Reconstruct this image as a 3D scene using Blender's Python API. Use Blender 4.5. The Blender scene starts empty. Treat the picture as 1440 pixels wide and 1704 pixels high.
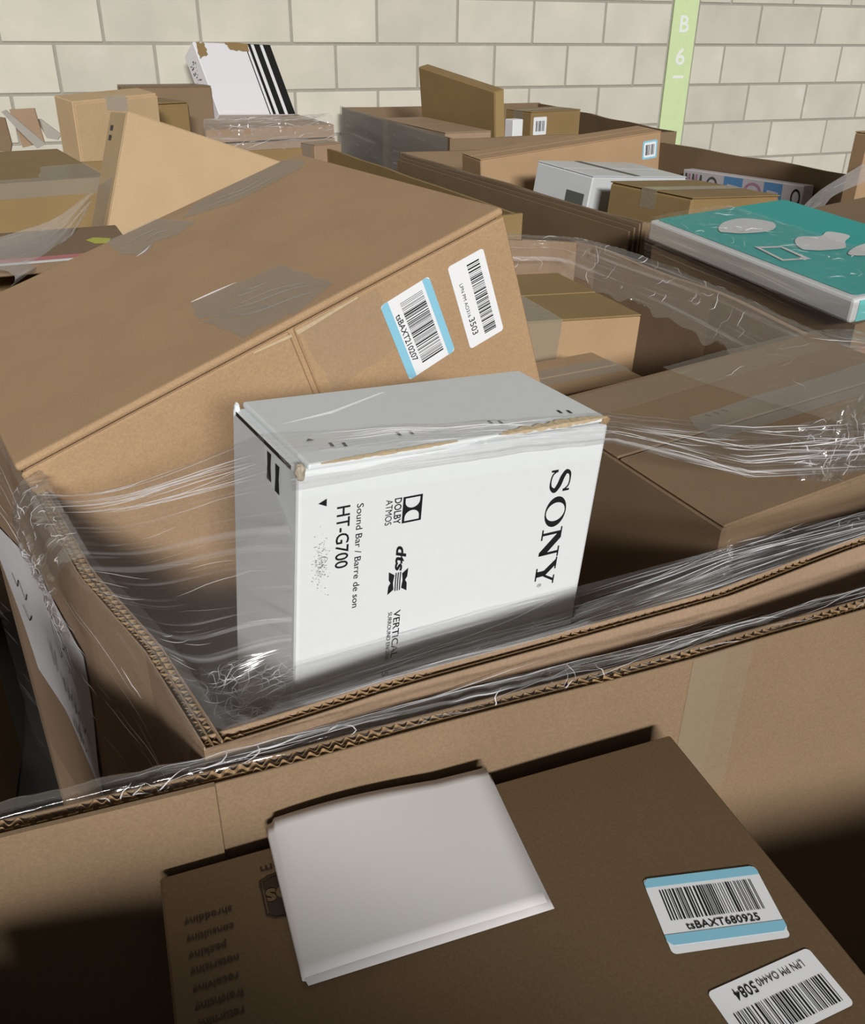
import bpy, bmesh, math, random
import numpy as np
from mathutils import Matrix, Vector

C = bpy.context.scene.collection
SC = bpy.context.scene
Z0 = 1.5                      # height of the camera over the floor; heights below are given relative to it

# ------------------------------------------------------------------ camera, world, lights, exposure
cam = bpy.data.objects.new('camera', bpy.data.cameras.new('camera')); C.objects.link(cam)
PITCH, ROLL = 0.5030, -0.0114
_f = Vector((0, math.cos(PITCH), -math.sin(PITCH)))
_r0 = Vector((1, 0, 0)); _d0 = Vector((0, -math.sin(PITCH), -math.cos(PITCH)))
_r = _r0*math.cos(ROLL) + _d0*math.sin(ROLL); _d = -_r0*math.sin(ROLL) + _d0*math.cos(ROLL)
cam.matrix_world = Matrix(((_r.x, -_d.x, -_f.x, 0), (_r.y, -_d.y, -_f.y, 0), (_r.z, -_d.z, -_f.z, Z0), (0, 0, 0, 1)))
cam.data.sensor_fit = 'VERTICAL'; cam.data.sensor_height = 24; cam.data.lens = 1480/1704*24
cam.data.clip_start = .01
SC.camera = cam

w = bpy.data.worlds.new('dim_hall'); SC.world = w; w.use_nodes = True
w.node_tree.nodes['Background'].inputs[0].default_value = (1, .97, .92, 1)
w.node_tree.nodes['Background'].inputs[1].default_value = 0.004

def area(name, loc, target, sx, sy, power, col=(1, .97, .92)):
    l = bpy.data.lights.new(name, 'AREA'); l.shape = 'RECTANGLE'; l.size = sx; l.size_y = sy; l.energy = power; l.color = col
    o = bpy.data.objects.new(name, l); C.objects.link(o); o.location = loc
    o.rotation_euler = (Vector(target)-Vector(loc)).to_track_quat('-Z', 'Z').to_euler()
    return o
area('high_bay_window', (5.8, -25, 11.6), (.3, 2.0, 1.2), 8.0, 2.2, 9500, (1, .988, .965))
for x, y, p in [(-1.5, -1.0, .5), (1.6, -1.0, .5), (-1.5, 1.3, .5), (1.6, 1.3, .5), (-1.5, 3.2, .6), (1.6, 3.2, .6)]:
    area('tube_light', (x, y, 4.7), (x, y, 0), .025, 2.2, p, (1, .97, .92))

SC.view_settings.view_transform = 'Standard'; SC.view_settings.look = 'None'
SC.view_settings.gamma = 1; SC.view_settings.use_curve_mapping = False
SC.view_settings.exposure = 0.0
SC.cycles.max_bounces = 10; SC.cycles.transparent_max_bounces = 24
SC.cycles.sample_clamp_indirect = 6; SC.cycles.sample_clamp_direct = 30

# ------------------------------------------------------------------ helpers
def srgb(r, g, b):
    f = lambda c: (c/255/12.92) if c/255 <= .04045 else ((c/255+.055)/1.055)**2.4
    return (f(r), f(g), f(b), 1)

def link(o, parent=None):
    C.objects.link(o)
    if parent is not None: o.parent = parent
    return o

def tag(o, label=None, cat=None, group=None, kind=None):
    if label: o['label'] = label
    if cat: o['category'] = cat
    if group: o['group'] = group
    if kind: o['kind'] = kind
    return o

def thing(name, label, cat, o=(0, 0, -Z0), ax=None, group=None):
    e = bpy.data.objects.new(name, None); link(e); e.empty_display_size = .05
    u, v, ww = ax if ax is not None else ((1, 0, 0), (0, 1, 0), (0, 0, 1))
    e.matrix_world = Matrix(((u[0], v[0], ww[0], o[0]), (u[1], v[1], ww[1], o[1]), (u[2], v[2], ww[2], o[2]+Z0), (0, 0, 0, 1)))
    return tag(e, label, cat, group)

def mesh(name, verts, faces, m, parent=None, smooth=False, uv=None, label=None):
    me = bpy.data.meshes.new(name); me.from_pydata([tuple(map(float, p)) for p in verts], [], faces); me.update()
    if m is not None: me.materials.append(m)
    if smooth: me.polygons.foreach_set('use_smooth', [True]*len(me.polygons))
    if uv is not None:
        l = me.uv_layers.new(name='UVMap'); idx = np.zeros(len(me.loops), int); me.loops.foreach_get('vertex_index', idx)
        l.data.foreach_set('uv', np.asarray(uv, float)[idx].ravel())
    o = bpy.data.objects.new(name, me); link(o, parent)
    if label: o['label'] = label
    return o

def from_bm(name, bm, m, parent=None, smooth=False, label=None):
    me = bpy.data.meshes.new(name); bm.to_mesh(me); bm.free()
    if m is not None: me.materials.append(m)
    if smooth: me.polygons.foreach_set('use_smooth', [True]*len(me.polygons))
    o = bpy.data.objects.new(name, me); link(o, parent)
    if label: o['label'] = label
    return o

def box_into(bm, lo, hi, bev=0.0, seg=1, dent=0, rnd=None):
    g = bmesh.ops.create_cube(bm, size=1)
    c = [(a+b)/2 for a, b in zip(lo, hi)]; s = [b-a for a, b in zip(lo, hi)]
    for vx in g['verts']:
        vx.co = Vector([c[i]+vx.co[i]*s[i] for i in range(3)])
        if dent: vx.co += Vector([rnd.uniform(-dent, dent) for _ in range(3)])
    if bev:
        es = {e for vx in g['verts'] for e in vx.link_edges}
        bmesh.ops.bevel(bm, geom=list(es), offset=bev, segments=seg, affect='EDGES', profile=.5)

def box(name, lo, hi, m, parent, bev=.002, seg=1, label=None):
    bm = bmesh.new(); box_into(bm, lo, hi, bev, seg); return from_bm(name, bm, m, parent, label=label)

RS = np.random.RandomState
def vnoise(x, y, seed=0):
    x = np.asarray(x, float); y = np.asarray(y, float)
    xi = np.floor(x).astype(np.int64); yi = np.floor(y).astype(np.int64); fx = x-xi; fy = y-yi
    fx = fx*fx*(3-2*fx); fy = fy*fy*(3-2*fy)
    def h(a, b):
        n = (a*374761393 + b*668265263 + seed*974634777) & 0x7fffffff
        n = ((n ^ (n >> 13))*1274126177) & 0x7fffffff
        n = (n ^ (n >> 16)) & 0xffff
        return n/65535.0
    return (h(xi, yi)*(1-fx)+h(xi+1, yi)*fx)*(1-fy) + (h(xi, yi+1)*(1-fx)+h(xi+1, yi+1)*fx)*fy

# ------------------------------------------------------------------ materials
MATS = {}
def nodes(name):
    m = bpy.data.materials.new(name); m.use_nodes = True; nt = m.node_tree; nt.nodes.clear()
    out = nt.nodes.new('ShaderNodeOutputMaterial')
    def N(t, **k):
        n = nt.nodes.new(t)
        for a, b in k.items(): setattr(n, a, b)
        return n
    return m, nt, out, N, nt.links.new

def plain(name, col, rough=.6, noise=.05, scale=40, bump=0, coat=0, spec=.3, sss=0):
    if name in MATS: return MATS[name]
    m, nt, out, N, L = nodes(name)
    b = N('ShaderNodeBsdfPrincipled'); b.inputs['Roughness'].default_value = rough
    b.inputs['Specular IOR Level'].default_value = spec; b.inputs['Coat Weight'].default_value = coat
    tc = N('ShaderNodeTexCoord'); nz = N('ShaderNodeTexNoise'); nz.inputs['Scale'].default_value = scale; nz.inputs['Detail'].default_value = 3
    L(tc.outputs['Object'], nz.inputs['Vector'])
    mx = N('ShaderNodeMixRGB', blend_type='MIX'); L(nz.outputs['Fac'], mx.inputs[0])
    mx.inputs[1].default_value = tuple(c*(1-noise) for c in col[:3])+(1,); mx.inputs[2].default_value = tuple(min(1, c*(1+noise)) for c in col[:3])+(1,)
    L(mx.outputs[0], b.inputs['Base Color'])
    if bump:
        bp = N('ShaderNodeBump'); bp.inputs['Strength'].default_value = bump; bp.inputs['Distance'].default_value = .001
        L(nz.outputs['Fac'], bp.inputs['Height']); L(bp.outputs[0], b.inputs['Normal'])
    L(b.outputs[0], out.inputs[0]); MATS[name] = m; return m

def cardboard(name, col, flute=(0, 0, 0), stain=.0):
    """kraft board: fibre flecks, broad mottling, faint flute wash-boarding"""
    if name in MATS: return MATS[name]
    m, nt, out, N, L = nodes(name)
    b = N('ShaderNodeBsdfPrincipled'); b.inputs['Roughness'].default_value = .72; b.inputs['Specular IOR Level'].default_value = .25
    tc = N('ShaderNodeTexCoord')
    def noise(scale, sx=1, sy=1, sz=1, det=4):
        mp = N('ShaderNodeMapping'); mp.inputs['Scale'].default_value = (sx, sy, sz); L(tc.outputs['Object'], mp.inputs[0])
        n = N('ShaderNodeTexNoise'); n.inputs['Scale'].default_value = scale; n.inputs['Detail'].default_value = det; L(mp.outputs[0], n.inputs['Vector']); return n
    n1 = noise(9); n2 = noise(480, 1, 1, 1, 2); n3 = noise(40, 1, 1, 8, 3)
    def ramp(n, lo, hi, a, c):
        r = N('ShaderNodeMapRange'); r.inputs[1].default_value = lo; r.inputs[2].default_value = hi; r.inputs[3].default_value = a; r.inputs[4].default_value = c
        L(n.outputs['Fac'], r.inputs[0]); return r
    r1 = ramp(n1, .3, .7, .95, 1.05); r2 = ramp(n2, .3, .72, .91, 1.1); r3 = ramp(n3, .3, .7, .985, 1.015)
    p = N('ShaderNodeMath', operation='MULTIPLY'); L(r1.outputs[0], p.inputs[0]); L(r2.outputs[0], p.inputs[1])
    q = N('ShaderNodeMath', operation='MULTIPLY'); L(p.outputs[0], q.inputs[0]); L(r3.outputs[0], q.inputs[1])
    mx = N('ShaderNodeVectorMath', operation='SCALE'); mx.inputs[0].default_value = col[:3]; L(q.outputs[0], mx.inputs['Scale'])
    L(mx.outputs[0], b.inputs['Base Color'])
    bp = N('ShaderNodeBump'); bp.inputs['Strength'].default_value = .12; bp.inputs['Distance'].default_value = .0015
    L(r3.outputs[0], bp.inputs['Height']); L(bp.outputs[0], b.inputs['Normal'])
    L(b.outputs[0], out.inputs[0]); MATS[name] = m; return m

def film_mat(name, haze=.06, streak=.35, su=2.5, sv=90, rough=.16, tint=(.985, .983, .985), crinkle=.0, bump=.5, thresh=.6, shine=.04, graze=.09, fade=None):
    """stretch wrap: clear film, whiter where it gathers into pleats, its white streaks also painting highlights, glossy pleat relief"""
    if name in MATS: return MATS[name]
    m, nt, out, N, L = nodes(name)
    uv = N('ShaderNodeUVMap')
    def noise(scale, a, b_, det, dist=0.0):
        mp = N('ShaderNodeMapping'); mp.inputs['Scale'].default_value = (a, b_, 1); L(uv.outputs[0], mp.inputs[0])
        n = N('ShaderNodeTexNoise'); n.inputs['Scale'].default_value = scale; n.inputs['Detail'].default_value = det; n.inputs['Distortion'].default_value = dist
        L(mp.outputs[0], n.inputs['Vector']); return n
    n1 = noise(1, su, sv, 4, .2); n2 = noise(1, su*4, sv*3, 3, .3); n3 = noise(1, 45, 45, 4, 1.2)
    r = N('ShaderNodeMapRange'); r.interpolation_type = 'SMOOTHSTEP'; r.inputs[1].default_value = thresh; r.inputs[2].default_value = thresh+.1; L(n1.outputs['Fac'], r.inputs[0])
    r2 = N('ShaderNodeMapRange'); r2.interpolation_type = 'SMOOTHSTEP'; r2.inputs[1].default_value = .6; r2.inputs[2].default_value = .75; L(n2.outputs['Fac'], r2.inputs[0])
    mx = N('ShaderNodeMath', operation='MAXIMUM'); L(r.outputs[0], mx.inputs[0]); L(r2.outputs[0], mx.inputs[1])
    fac = N('ShaderNodeMath', operation='MULTIPLY_ADD'); L(mx.outputs[0], fac.inputs[0]); fac.inputs[1].default_value = streak; fac.inputs[2].default_value = haze
    if fade:                                             # the pleats gather towards one edge of the sheet
        sp = N('ShaderNodeSeparateXYZ'); L(uv.outputs[0], sp.inputs[0]); fd_ = N('ShaderNodeMapRange'); fd_.interpolation_type = 'SMOOTHSTEP'
        fd_.inputs[1].default_value = fade[0]; fd_.inputs[2].default_value = fade[1]; L(sp.outputs[1], fd_.inputs[0])
        f2 = N('ShaderNodeMath', operation='MULTIPLY'); L(fac.outputs[0], f2.inputs[0]); L(fd_.outputs[0], f2.inputs[1]); fac = f2
    h1 = N('ShaderNodeMath', operation='MULTIPLY_ADD'); L(n2.outputs['Fac'], h1.inputs[0]); h1.inputs[1].default_value = .5; L(n1.outputs['Fac'], h1.inputs[2])
    h2 = N('ShaderNodeMath', operation='MULTIPLY_ADD'); L(n3.outputs['Fac'], h2.inputs[0]); h2.inputs[1].default_value = crinkle; L(h1.outputs[0], h2.inputs[2])
    bp = N('ShaderNodeBump'); bp.inputs['Strength'].default_value = bump; bp.inputs['Distance'].default_value = .0014; L(h2.outputs[0], bp.inputs['Height'])
    tr = N('ShaderNodeBsdfTransparent'); tr.inputs[0].default_value = tint+(1,)
    df = N('ShaderNodeBsdfDiffuse'); df.inputs[0].default_value = (.93, .92, .93, 1); L(bp.outputs[0], df.inputs['Normal'])
    tl = N('ShaderNodeBsdfTranslucent'); tl.inputs[0].default_value = (.93, .92, .93, 1)
    sc = N('ShaderNodeMixShader'); sc.inputs[0].default_value = .25; L(df.outputs[0], sc.inputs[1]); L(tl.outputs[0], sc.inputs[2])
    base = N('ShaderNodeMixShader'); L(fac.outputs[0], base.inputs[0]); L(tr.outputs[0], base.inputs[1]); L(sc.outputs[0], base.inputs[2])
    gl = N('ShaderNodeBsdfGlossy'); gl.inputs['Roughness'].default_value = rough; gl.inputs[0].default_value = (1, 1, 1, 1); L(bp.outputs[0], gl.inputs['Normal'])
    fr = N('ShaderNodeFresnel'); fr.inputs[0].default_value = 1.5
    fm = N('ShaderNodeMath', operation='MULTIPLY_ADD'); L(fr.outputs[0], fm.inputs[0]); fm.inputs[1].default_value = graze; fm.inputs[2].default_value = shine; fm.use_clamp = True
    top = N('ShaderNodeMixShader'); L(fm.outputs[0], top.inputs[0]); L(base.outputs[0], top.inputs[1]); L(gl.outputs[0], top.inputs[2])
    if fade:
        gm = N('ShaderNodeMath', operation='MULTIPLY'); L(fm.outputs[0], gm.inputs[0]); L(fd_.outputs[0], gm.inputs[1]); L(gm.outputs[0], top.inputs[0])
    L(top.outputs[0], out.inputs[0]); MATS[name] = m; return m

def tape_mat(name, col, opac=.45, rough=.22):
    if name in MATS: return MATS[name]
    m, nt, out, N, L = nodes(name)
    tc = N('ShaderNodeTexCoord'); n = N('ShaderNodeTexNoise'); n.inputs['Scale'].default_value = 28; n.inputs['Detail'].default_value = 4; n.inputs['Distortion'].default_value = 1.0
    L(tc.outputs['Object'], n.inputs['Vector'])
    bp = N('ShaderNodeBump'); bp.inputs['Strength'].default_value = .35; bp.inputs['Distance'].default_value = .004; L(n.outputs['Fac'], bp.inputs['Height'])
    tr = N('ShaderNodeBsdfTransparent'); pb = N('ShaderNodeBsdfPrincipled'); pb.inputs['Base Color'].default_value = col; pb.inputs['Roughness'].default_value = rough
    L(bp.outputs[0], pb.inputs['Normal'])
    mx = N('ShaderNodeMixShader'); mx.inputs[0].default_value = opac; L(tr.outputs[0], mx.inputs[1]); L(pb.outputs[0], mx.inputs[2])
    L(mx.outputs[0], out.inputs[0]); MATS[name] = m; return m

KRAFT = cardboard('kraft_warm', (.43, .28, .158))
KRAFT_L = cardboard('kraft_light', (.56, .40, .23))
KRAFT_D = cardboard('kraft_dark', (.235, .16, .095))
KRAFT_G = cardboard('kraft_golden', (.29, .195, .085))
KRAFT_P = cardboard('kraft_pinkish', (.37, .255, .165))
KRAFT_C_SHADED = cardboard('kraft_bulk_box_shaded', (.255, .172, .102))  # darker kraft paints in the weaker light on the near box
KRAFT_U = cardboard('kraft_store_box', (.135, .086, .044))
EDGE = cardboard('kraft_raw_edge', (.36, .235, .12))
WHITEBOX = plain('white_coated_board', (.735, .76, .765, 1), .45, .03, 90, .08)
PAPER = plain('white_paper', (.80, .79, .81, 1), .7, .015, 60)
LABEL = plain('label_paper', (.84, .85, .87, 1), .45, .01, 60)
BLUE = plain('label_blue_band', (.27, .58, .74, 1), .45, .02, 60)
INK = plain('black_ink', (.012, .012, .013, 1), .5, .02, 60)
INK_B = plain('brown_print_ink', (.035, .020, .013, 1), .6, .1, 120)
TAPE = tape_mat('clear_tape', (.42, .41, .37, 1), .34)
TAPE_T = tape_mat('tan_tape', (.40, .34, .24, 1), .6)
DARKBOARD = plain('inner_dark_board', (.05, .035, .022, 1), .8)  # dark brown board, colours the staple marks

F_MAIN = film_mat('film_stretched', .012, .30, 1.0, 210, .10, bump=1.0, shine=.07, thresh=.58, fade=(.05, .15))
F_DENSE = film_mat('film_gathered', .03, .36, .9, 260, .08, bump=1.0, shine=.10, thresh=.57)
F_FAN = film_mat('film_fan', .05, .16, 1.3, 90, .16, bump=.5, shine=.03, thresh=.55)
F_BAND = film_mat('film_bunched', .04, .45, 1.2, 190, .09, bump=1.0, crinkle=.1, shine=.10, thresh=.57)
F_CLEAR = film_mat('film_clear_loose', .010, .08, 3, 40, .10, bump=.7, crinkle=.6, shine=.05)
F_BACK = film_mat('film_old_wrap', .03, .24, 1.2, 80, .15, (.95, .94, .93), bump=1.0, crinkle=.5, shine=.06, thresh=.57)
F_CRUMP = film_mat('film_crumpled', .05, .30, 16, 16, .08, bump=1.0, crinkle=1.2, shine=.14)

m_, nt_, out_, N_, L__ = nodes('film_crease_glint')
_t = N_('ShaderNodeBsdfTransparent'); _p = N_('ShaderNodeBsdfPrincipled'); _p.inputs['Base Color'].default_value = (.9, .9, .92, 1); _p.inputs['Roughness'].default_value = .18; _p.inputs['Specular IOR Level'].default_value = .8
_m = N_('ShaderNodeMixShader'); _m.inputs[0].default_value = .60; L__(_t.outputs[0], _m.inputs[1]); L__(_p.outputs[0], _m.inputs[2]); L__(_m.outputs[0], out_.inputs[0]); CREASE_GLINT = m_  # pale colour paints the glints along film folds
# ------------------------------------------------------------------ sheets of film
def catmull(P, n):
    P = np.asarray(P, float); d = np.r_[0, np.cumsum(np.linalg.norm(np.diff(P, axis=0), axis=1))]; t = np.linspace(0, d[-1], n)
    if len(P) == 2: return P[0]+(P[1]-P[0])*(t/d[-1])[:, None]
    T = np.gradient(P, d, axis=0); k = np.clip(np.searchsorted(d, t, side='right')-1, 0, len(P)-2)
    h = (d[k+1]-d[k]); s = ((t-d[k])/h)[:, None]; h = h[:, None]
    return (2*s**3-3*s**2+1)*P[k]+(s**3-2*s**2+s)*h*T[k]+(-2*s**3+3*s**2)*P[k+1]+(s**3-s**2)*h*T[k+1]

GRID = [None]
def glint_creases(parent, n, length, wmax=.0008, spread=.05, curl=.1, u=(0, 1), v=(0, 1), seed=1, slant=0., lift=.0007, m=None):
    """sharp folds standing in the film just made: thin pale ridges painting highlights that run mostly along the pull"""
    G = GRID[0]; nv, nu = G.shape[:2]; rn = RS(seed); cv = np.array((0, 0, Z0)); V, F = [], []
    lu = np.linalg.norm(np.diff(G, axis=1), axis=2).sum(1).mean(); lv = np.linalg.norm(np.diff(G, axis=0), axis=2).sum(0).mean()
    def at(a, b):
        x = min(max(a, 0), .9999)*(nu-1); y = min(max(b, 0), .9999)*(nv-1); i, j = int(x), int(y); p, q = x-i, y-j
        return (G[j, i]*(1-p)+G[j, i+1]*p)*(1-q)+(G[j+1, i]*(1-p)+G[j+1, i+1]*p)*q
    for _ in range(n):
        a, b = rn.uniform(*u), rn.uniform(*v); ang = slant+rn.normal(0, spread); L_ = length*rn.uniform(.25, 1.3); st = 10; P = []
        for k in range(st):
            if not (0 <= a <= 1 and 0 <= b <= 1): break
            P.append(at(a, b)); a += math.cos(ang)*L_/st/lu; b += math.sin(ang)*L_/st/lv; ang += rn.normal(0, curl)
        if len(P) < 4: continue
        P = np.array(P); T = np.gradient(P, axis=0); T /= np.linalg.norm(T, axis=1)[:, None]+1e-9; D_ = cv-P; D_ /= np.linalg.norm(D_, axis=1)[:, None]
        S_ = np.cross(T, D_); S_ /= np.linalg.norm(S_, axis=1)[:, None]+1e-9; t = np.linspace(0, 1, len(P)); w_ = (wmax*.62*rn.uniform(.2, 1)**1.3*np.sin(np.pi*(t*.94+.03)))[:, None]
        R_ = D_*(lift*rn.uniform(.6, 1.6)); k = len(V)
        for p, s1, r1, w1 in zip(P, S_, R_, w_): V += [p-s1*w1+r1*.5, p+r1, p+s1*w1+r1*.5]     # little roof shaped ridge
        for i in range(len(P)-1):
            for c in (0, 1): F.append((k+3*i+c, k+3*i+c+1, k+3*i+c+4, k+3*i+c+3))
    o = mesh('film_glint_creases', V, F, m or CREASE_GLINT, parent, True); o['kind'] = 'stuff'; return o
def chord(P, n):
    P = np.asarray(P, float); d = np.r_[0, np.cumsum(np.linalg.norm(np.diff(P, axis=0), axis=1))]; t = np.linspace(0, d[-1], n)
    return np.stack([np.interp(t, d, P[:, k]) for k in range(3)], 1)
def film(name, rows, nu, nv, m, parent, amp=.002, fu=4, fv=60, crk=0., seed=1, label=None, edge=0., taut=False):
    A = np.stack([(chord if taut else catmull)(r, nu) for r in rows]); A[:, :, 2] += Z0
    G = np.stack([catmull(A[:, i], nv) for i in range(nu)], axis=1)          # nv x nu x 3
    su = np.r_[0, np.cumsum(np.linalg.norm(np.diff(G, axis=1), axis=2).mean(0))]
    sv = np.r_[0, np.cumsum(np.linalg.norm(np.diff(G, axis=0), axis=2).mean(1))]
    U, V = np.meshgrid(su, sv)
    du = np.gradient(G, axis=1); dv = np.gradient(G, axis=0); n = np.cross(du, dv); n /= np.linalg.norm(n, axis=2)[..., None]+1e-9
    r1 = 1-np.abs(2*vnoise(U*fu+seed, V*fv+vnoise(U*3, V*8, seed+5)*1.5, seed)-1)
    r2 = 1-np.abs(2*vnoise(U*fu*2.1, V*fv*2.3, seed+9)-1)
    d = amp*(r1**2+.4*r2)
    if crk: 
        c1 = 1-np.abs(2*vnoise(U*38+7*vnoise(U*9, V*9, seed+3), V*38+7*vnoise(U*8, V*8, seed+4), seed+2)-1)
        c2 = 1-np.abs(2*vnoise(U*90, V*90, seed+6)-1)
        d = d+crk*(c1**2+.35*c2)
    G = G+n*d[..., None]
    if edge:                                                                # ragged free edge
        G[-1] += (G[-1]-G[-2])/ (np.linalg.norm(G[-1]-G[-2], axis=1)[:, None]+1e-9)*(edge*(vnoise(su*25, su*0, seed)-.5))[:, None]
    GRID[0] = G
    idx = np.arange(nu*nv).reshape(nv, nu)
    F = np.stack([idx[:-1, :-1], idx[:-1, 1:], idx[1:, 1:], idx[1:, :-1]], -1).reshape(-1, 4)
    return mesh(name, G.reshape(-1, 3), F.tolist(), m, parent, True, np.stack([U, V], -1).reshape(-1, 2), label)

# ------------------------------------------------------------------ lettering and flat print
def glyph_mesh(body, offset=0., shear=0., spacing=1.):
    cu = bpy.data.curves.new('t', 'FONT'); cu.body = body; cu.size = 1; cu.offset = offset; cu.shear = shear; cu.space_character = spacing; cu.resolution_u = 3
    o = bpy.data.objects.new('t', cu); C.objects.link(o); dg = bpy.context.evaluated_depsgraph_get()
    me = bpy.data.meshes.new_from_object(o.evaluated_get(dg)); n = len(me.vertices); co = np.zeros(n*3); me.vertices.foreach_get('co', co)
    F = [tuple(p.vertices) for p in me.polygons]; bpy.data.objects.remove(o); bpy.data.curves.remove(cu); bpy.data.meshes.remove(me)
    return co.reshape(-1, 3)[:, :2], F
CAP = glyph_mesh('H')[0][:, 1].max()

def place2d(name, co, F, org, ex, ey, m, parent, lift=.0007, flip=False):
    ex = np.array(ex, float); ey = np.array(ey, float); n = np.cross(ex, ey); n /= np.linalg.norm(n)
    P = np.array(org, float)+co[:, :1]*ex+co[:, 1:2]*ey+n*lift
    return mesh(name, P, F, m, parent)

def text(body, org, ex, ey, cap, width, m, parent, name='lettering', align='L', bold=0., shear=0., lift=.0007):
    """org: baseline start (or end, align R); ex/ey unit directions; cap height and total width in metres"""
    co, F = glyph_mesh(body, bold, shear); co = co.copy()
    x0, x1 = co[:, 0].min(), co[:, 0].max(); s = cap/CAP; sx = (width/(x1-x0)) if width else s
    co[:, 0] = (co[:, 0]-(x1 if align == 'R' else x0))*sx; co[:, 1] *= s
    return place2d(name, co, F, org, ex, ey, m, parent, lift)

def polys2d(shapes):
    """shapes: list of [outer, hole, hole...]; each filled on its own, all joined"""
    V, F = [], []
    for sh in shapes:
        cu = bpy.data.curves.new('p', 'CURVE'); cu.dimensions = '2D'; cu.fill_mode = 'BOTH'
        for ring in sh:
            sp = cu.splines.new('POLY'); sp.points.add(len(ring)-1); sp.use_cyclic_u = True
            for q, p in zip(sp.points, ring): q.co = (p[0], p[1], 0, 1)
        o = bpy.data.objects.new('p', cu); C.objects.link(o); dg = bpy.context.evaluated_depsgraph_get()
        me = bpy.data.meshes.new_from_object(o.evaluated_get(dg)); k = len(V)
        V += [(v.co.x, v.co.y) for v in me.vertices]; F += [tuple(i+k for i in p.vertices) for p in me.polygons]
        bpy.data.objects.remove(o); bpy.data.curves.remove(cu); bpy.data.meshes.remove(me)
    return np.array(V), F

def smooth(ring, n=5):
    P = np.array(ring, float); Q = np.r_[P[-2:], P, P[:3]]; C_ = catmull(Q, len(Q)*n); return [tuple(p) for p in C_[2*n:2*n+len(P)*n]]
def rrect(x0, y0, x1, y1, r, n=5):
    out = []
    for cx, cy, a in ((x1-r, y0+r, -90), (x1-r, y1-r, 0), (x0+r, y1-r, 90), (x0+r, y0+r, 180)):
        for i in range(n+1):
            t = math.radians(a+90*i/n); out.append((cx+r*math.cos(t), cy+r*math.sin(t)))
    return out

def barcode(org, ex, ey, width, height, parent, seed=1, n=40, lift=.0009):
    rnd = random.Random(seed); ws = [rnd.choice((1, 1, 1, 2, 2, 3)) for _ in range(2*n-1)]; tot = sum(ws); x = 0; V = []; F = []
    for i, a in enumerate(ws):
        if i % 2 == 0:
            k = len(V); V += [(x/tot*width, 0), ((x+a*.95)/tot*width, 0), ((x+a*.95)/tot*width, height), (x/tot*width, height)]; F.append((k, k+1, k+2, k+3))
        x += a
    return place2d('barcode', np.array(V), F, org, ex, ey, INK, parent, lift)

def flat(name, ring, org, ex, ey, m, parent, lift=.0004, label=None):
    co, F = polys2d([[ring]]); o = place2d(name, co, F, org, ex, ey, m, parent, lift)
    if label: o['label'] = label
    return o

# ------------------------------------------------------------------ the hall: wall of blocks, floor, roof
def structure(name, lo, hi, m):
    bm = bmesh.new(); box_into(bm, lo, hi); return tag(from_bm(name, bm, m), kind='structure')

def block_mat():
    m, nt, out, N, L = nodes('painted_block')
    b = N('ShaderNodeBsdfPrincipled'); b.inputs['Roughness'].default_value = .75; b.inputs['Specular IOR Level'].default_value = .2
    oi = N('ShaderNodeObjectInfo'); tc = N('ShaderNodeTexCoord')
    n1 = N('ShaderNodeTexNoise'); n1.inputs['Scale'].default_value = 5; n1.inputs['Detail'].default_value = 5
    ad = N('ShaderNodeVectorMath', operation='ADD'); L(tc.outputs['Object'], ad.inputs[0])
    sc = N('ShaderNodeVectorMath', operation='SCALE'); sc.inputs[0].default_value = (17, 31, 11); L(oi.outputs['Random'], sc.inputs['Scale']); L(sc.outputs[0], ad.inputs[1])
    L(ad.outputs[0], n1.inputs['Vector'])
    cr = N('ShaderNodeValToRGB'); cr.color_ramp.elements[0].position = .32; cr.color_ramp.elements[0].color = (.60, .575, .485, 1)
    cr.color_ramp.elements[1].position = .66; cr.color_ramp.elements[1].color = (.685, .645, .55, 1)
    e = cr.color_ramp.elements.new(.78); e.color = (.77, .745, .67, 1)
    L(n1.outputs['Fac'], cr.inputs[0])
    hv = N('ShaderNodeHueSaturation'); L(cr.outputs[0], hv.inputs['Color'])
    mr = N('ShaderNodeMapRange'); mr.inputs[3].default_value = .93; mr.inputs[4].default_value = 1.06; L(oi.outputs['Random'], mr.inputs[0]); L(mr.outputs[0], hv.inputs['Value'])
    L(hv.outputs[0], b.inputs['Base Color'])
    n2 = N('ShaderNodeTexNoise'); n2.inputs['Scale'].default_value = 120; n2.inputs['Detail'].default_value = 4; L(tc.outputs['Object'], n2.inputs['Vector'])
    bp = N('ShaderNodeBump'); bp.inputs['Strength'].default_value = .25; bp.inputs['Distance'].default_value = .003; L(n2.outputs['Fac'], bp.inputs['Height']); L(bp.outputs[0], b.inputs['Normal'])
    L(b.outputs[0], out.inputs[0]); return m
BLOCK = block_mat()
MORTAR = plain('painted_mortar', (.37, .35, .30, 1), .85, .12, 60, .3)
CONC = plain('concrete_floor', (.035, .034, .032, 1), .6, .25, 6, .1)
ROOF = plain('roof_sheet', (.12, .12, .12, 1), .7, .05, 3)
structure('floor', (-9, -14, -.06), (7.5, 8, 0), CONC)
structure('ceiling', (-14, -34, 16.5), (16, 9, 16.6), ROOF)
YAW = .3773; WD = Vector((math.cos(YAW), math.sin(YAW), 0)); WN = Vector((math.sin(YAW), -math.cos(YAW), 0))   # along / towards the room
WO = Vector((-1.796, 4.117, Z0+.1015)); BW, BH = .4064, .1932
wall = thing('wall_back', None, None); wall['kind'] = 'structure'
wall.matrix_world = Matrix(((WD.x, -WN.x, 0, WO.x), (WD.y, -WN.y, 0, WO.y), (0, 0, 1, WO.z), (0, 0, 0, 1)))
box('mortar_bed', (-3.4, .006, -WO.z), (6.6, .2, 16.4-WO.z), MORTAR, wall, 0)
rb = random.Random(3); protos = {}
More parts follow.
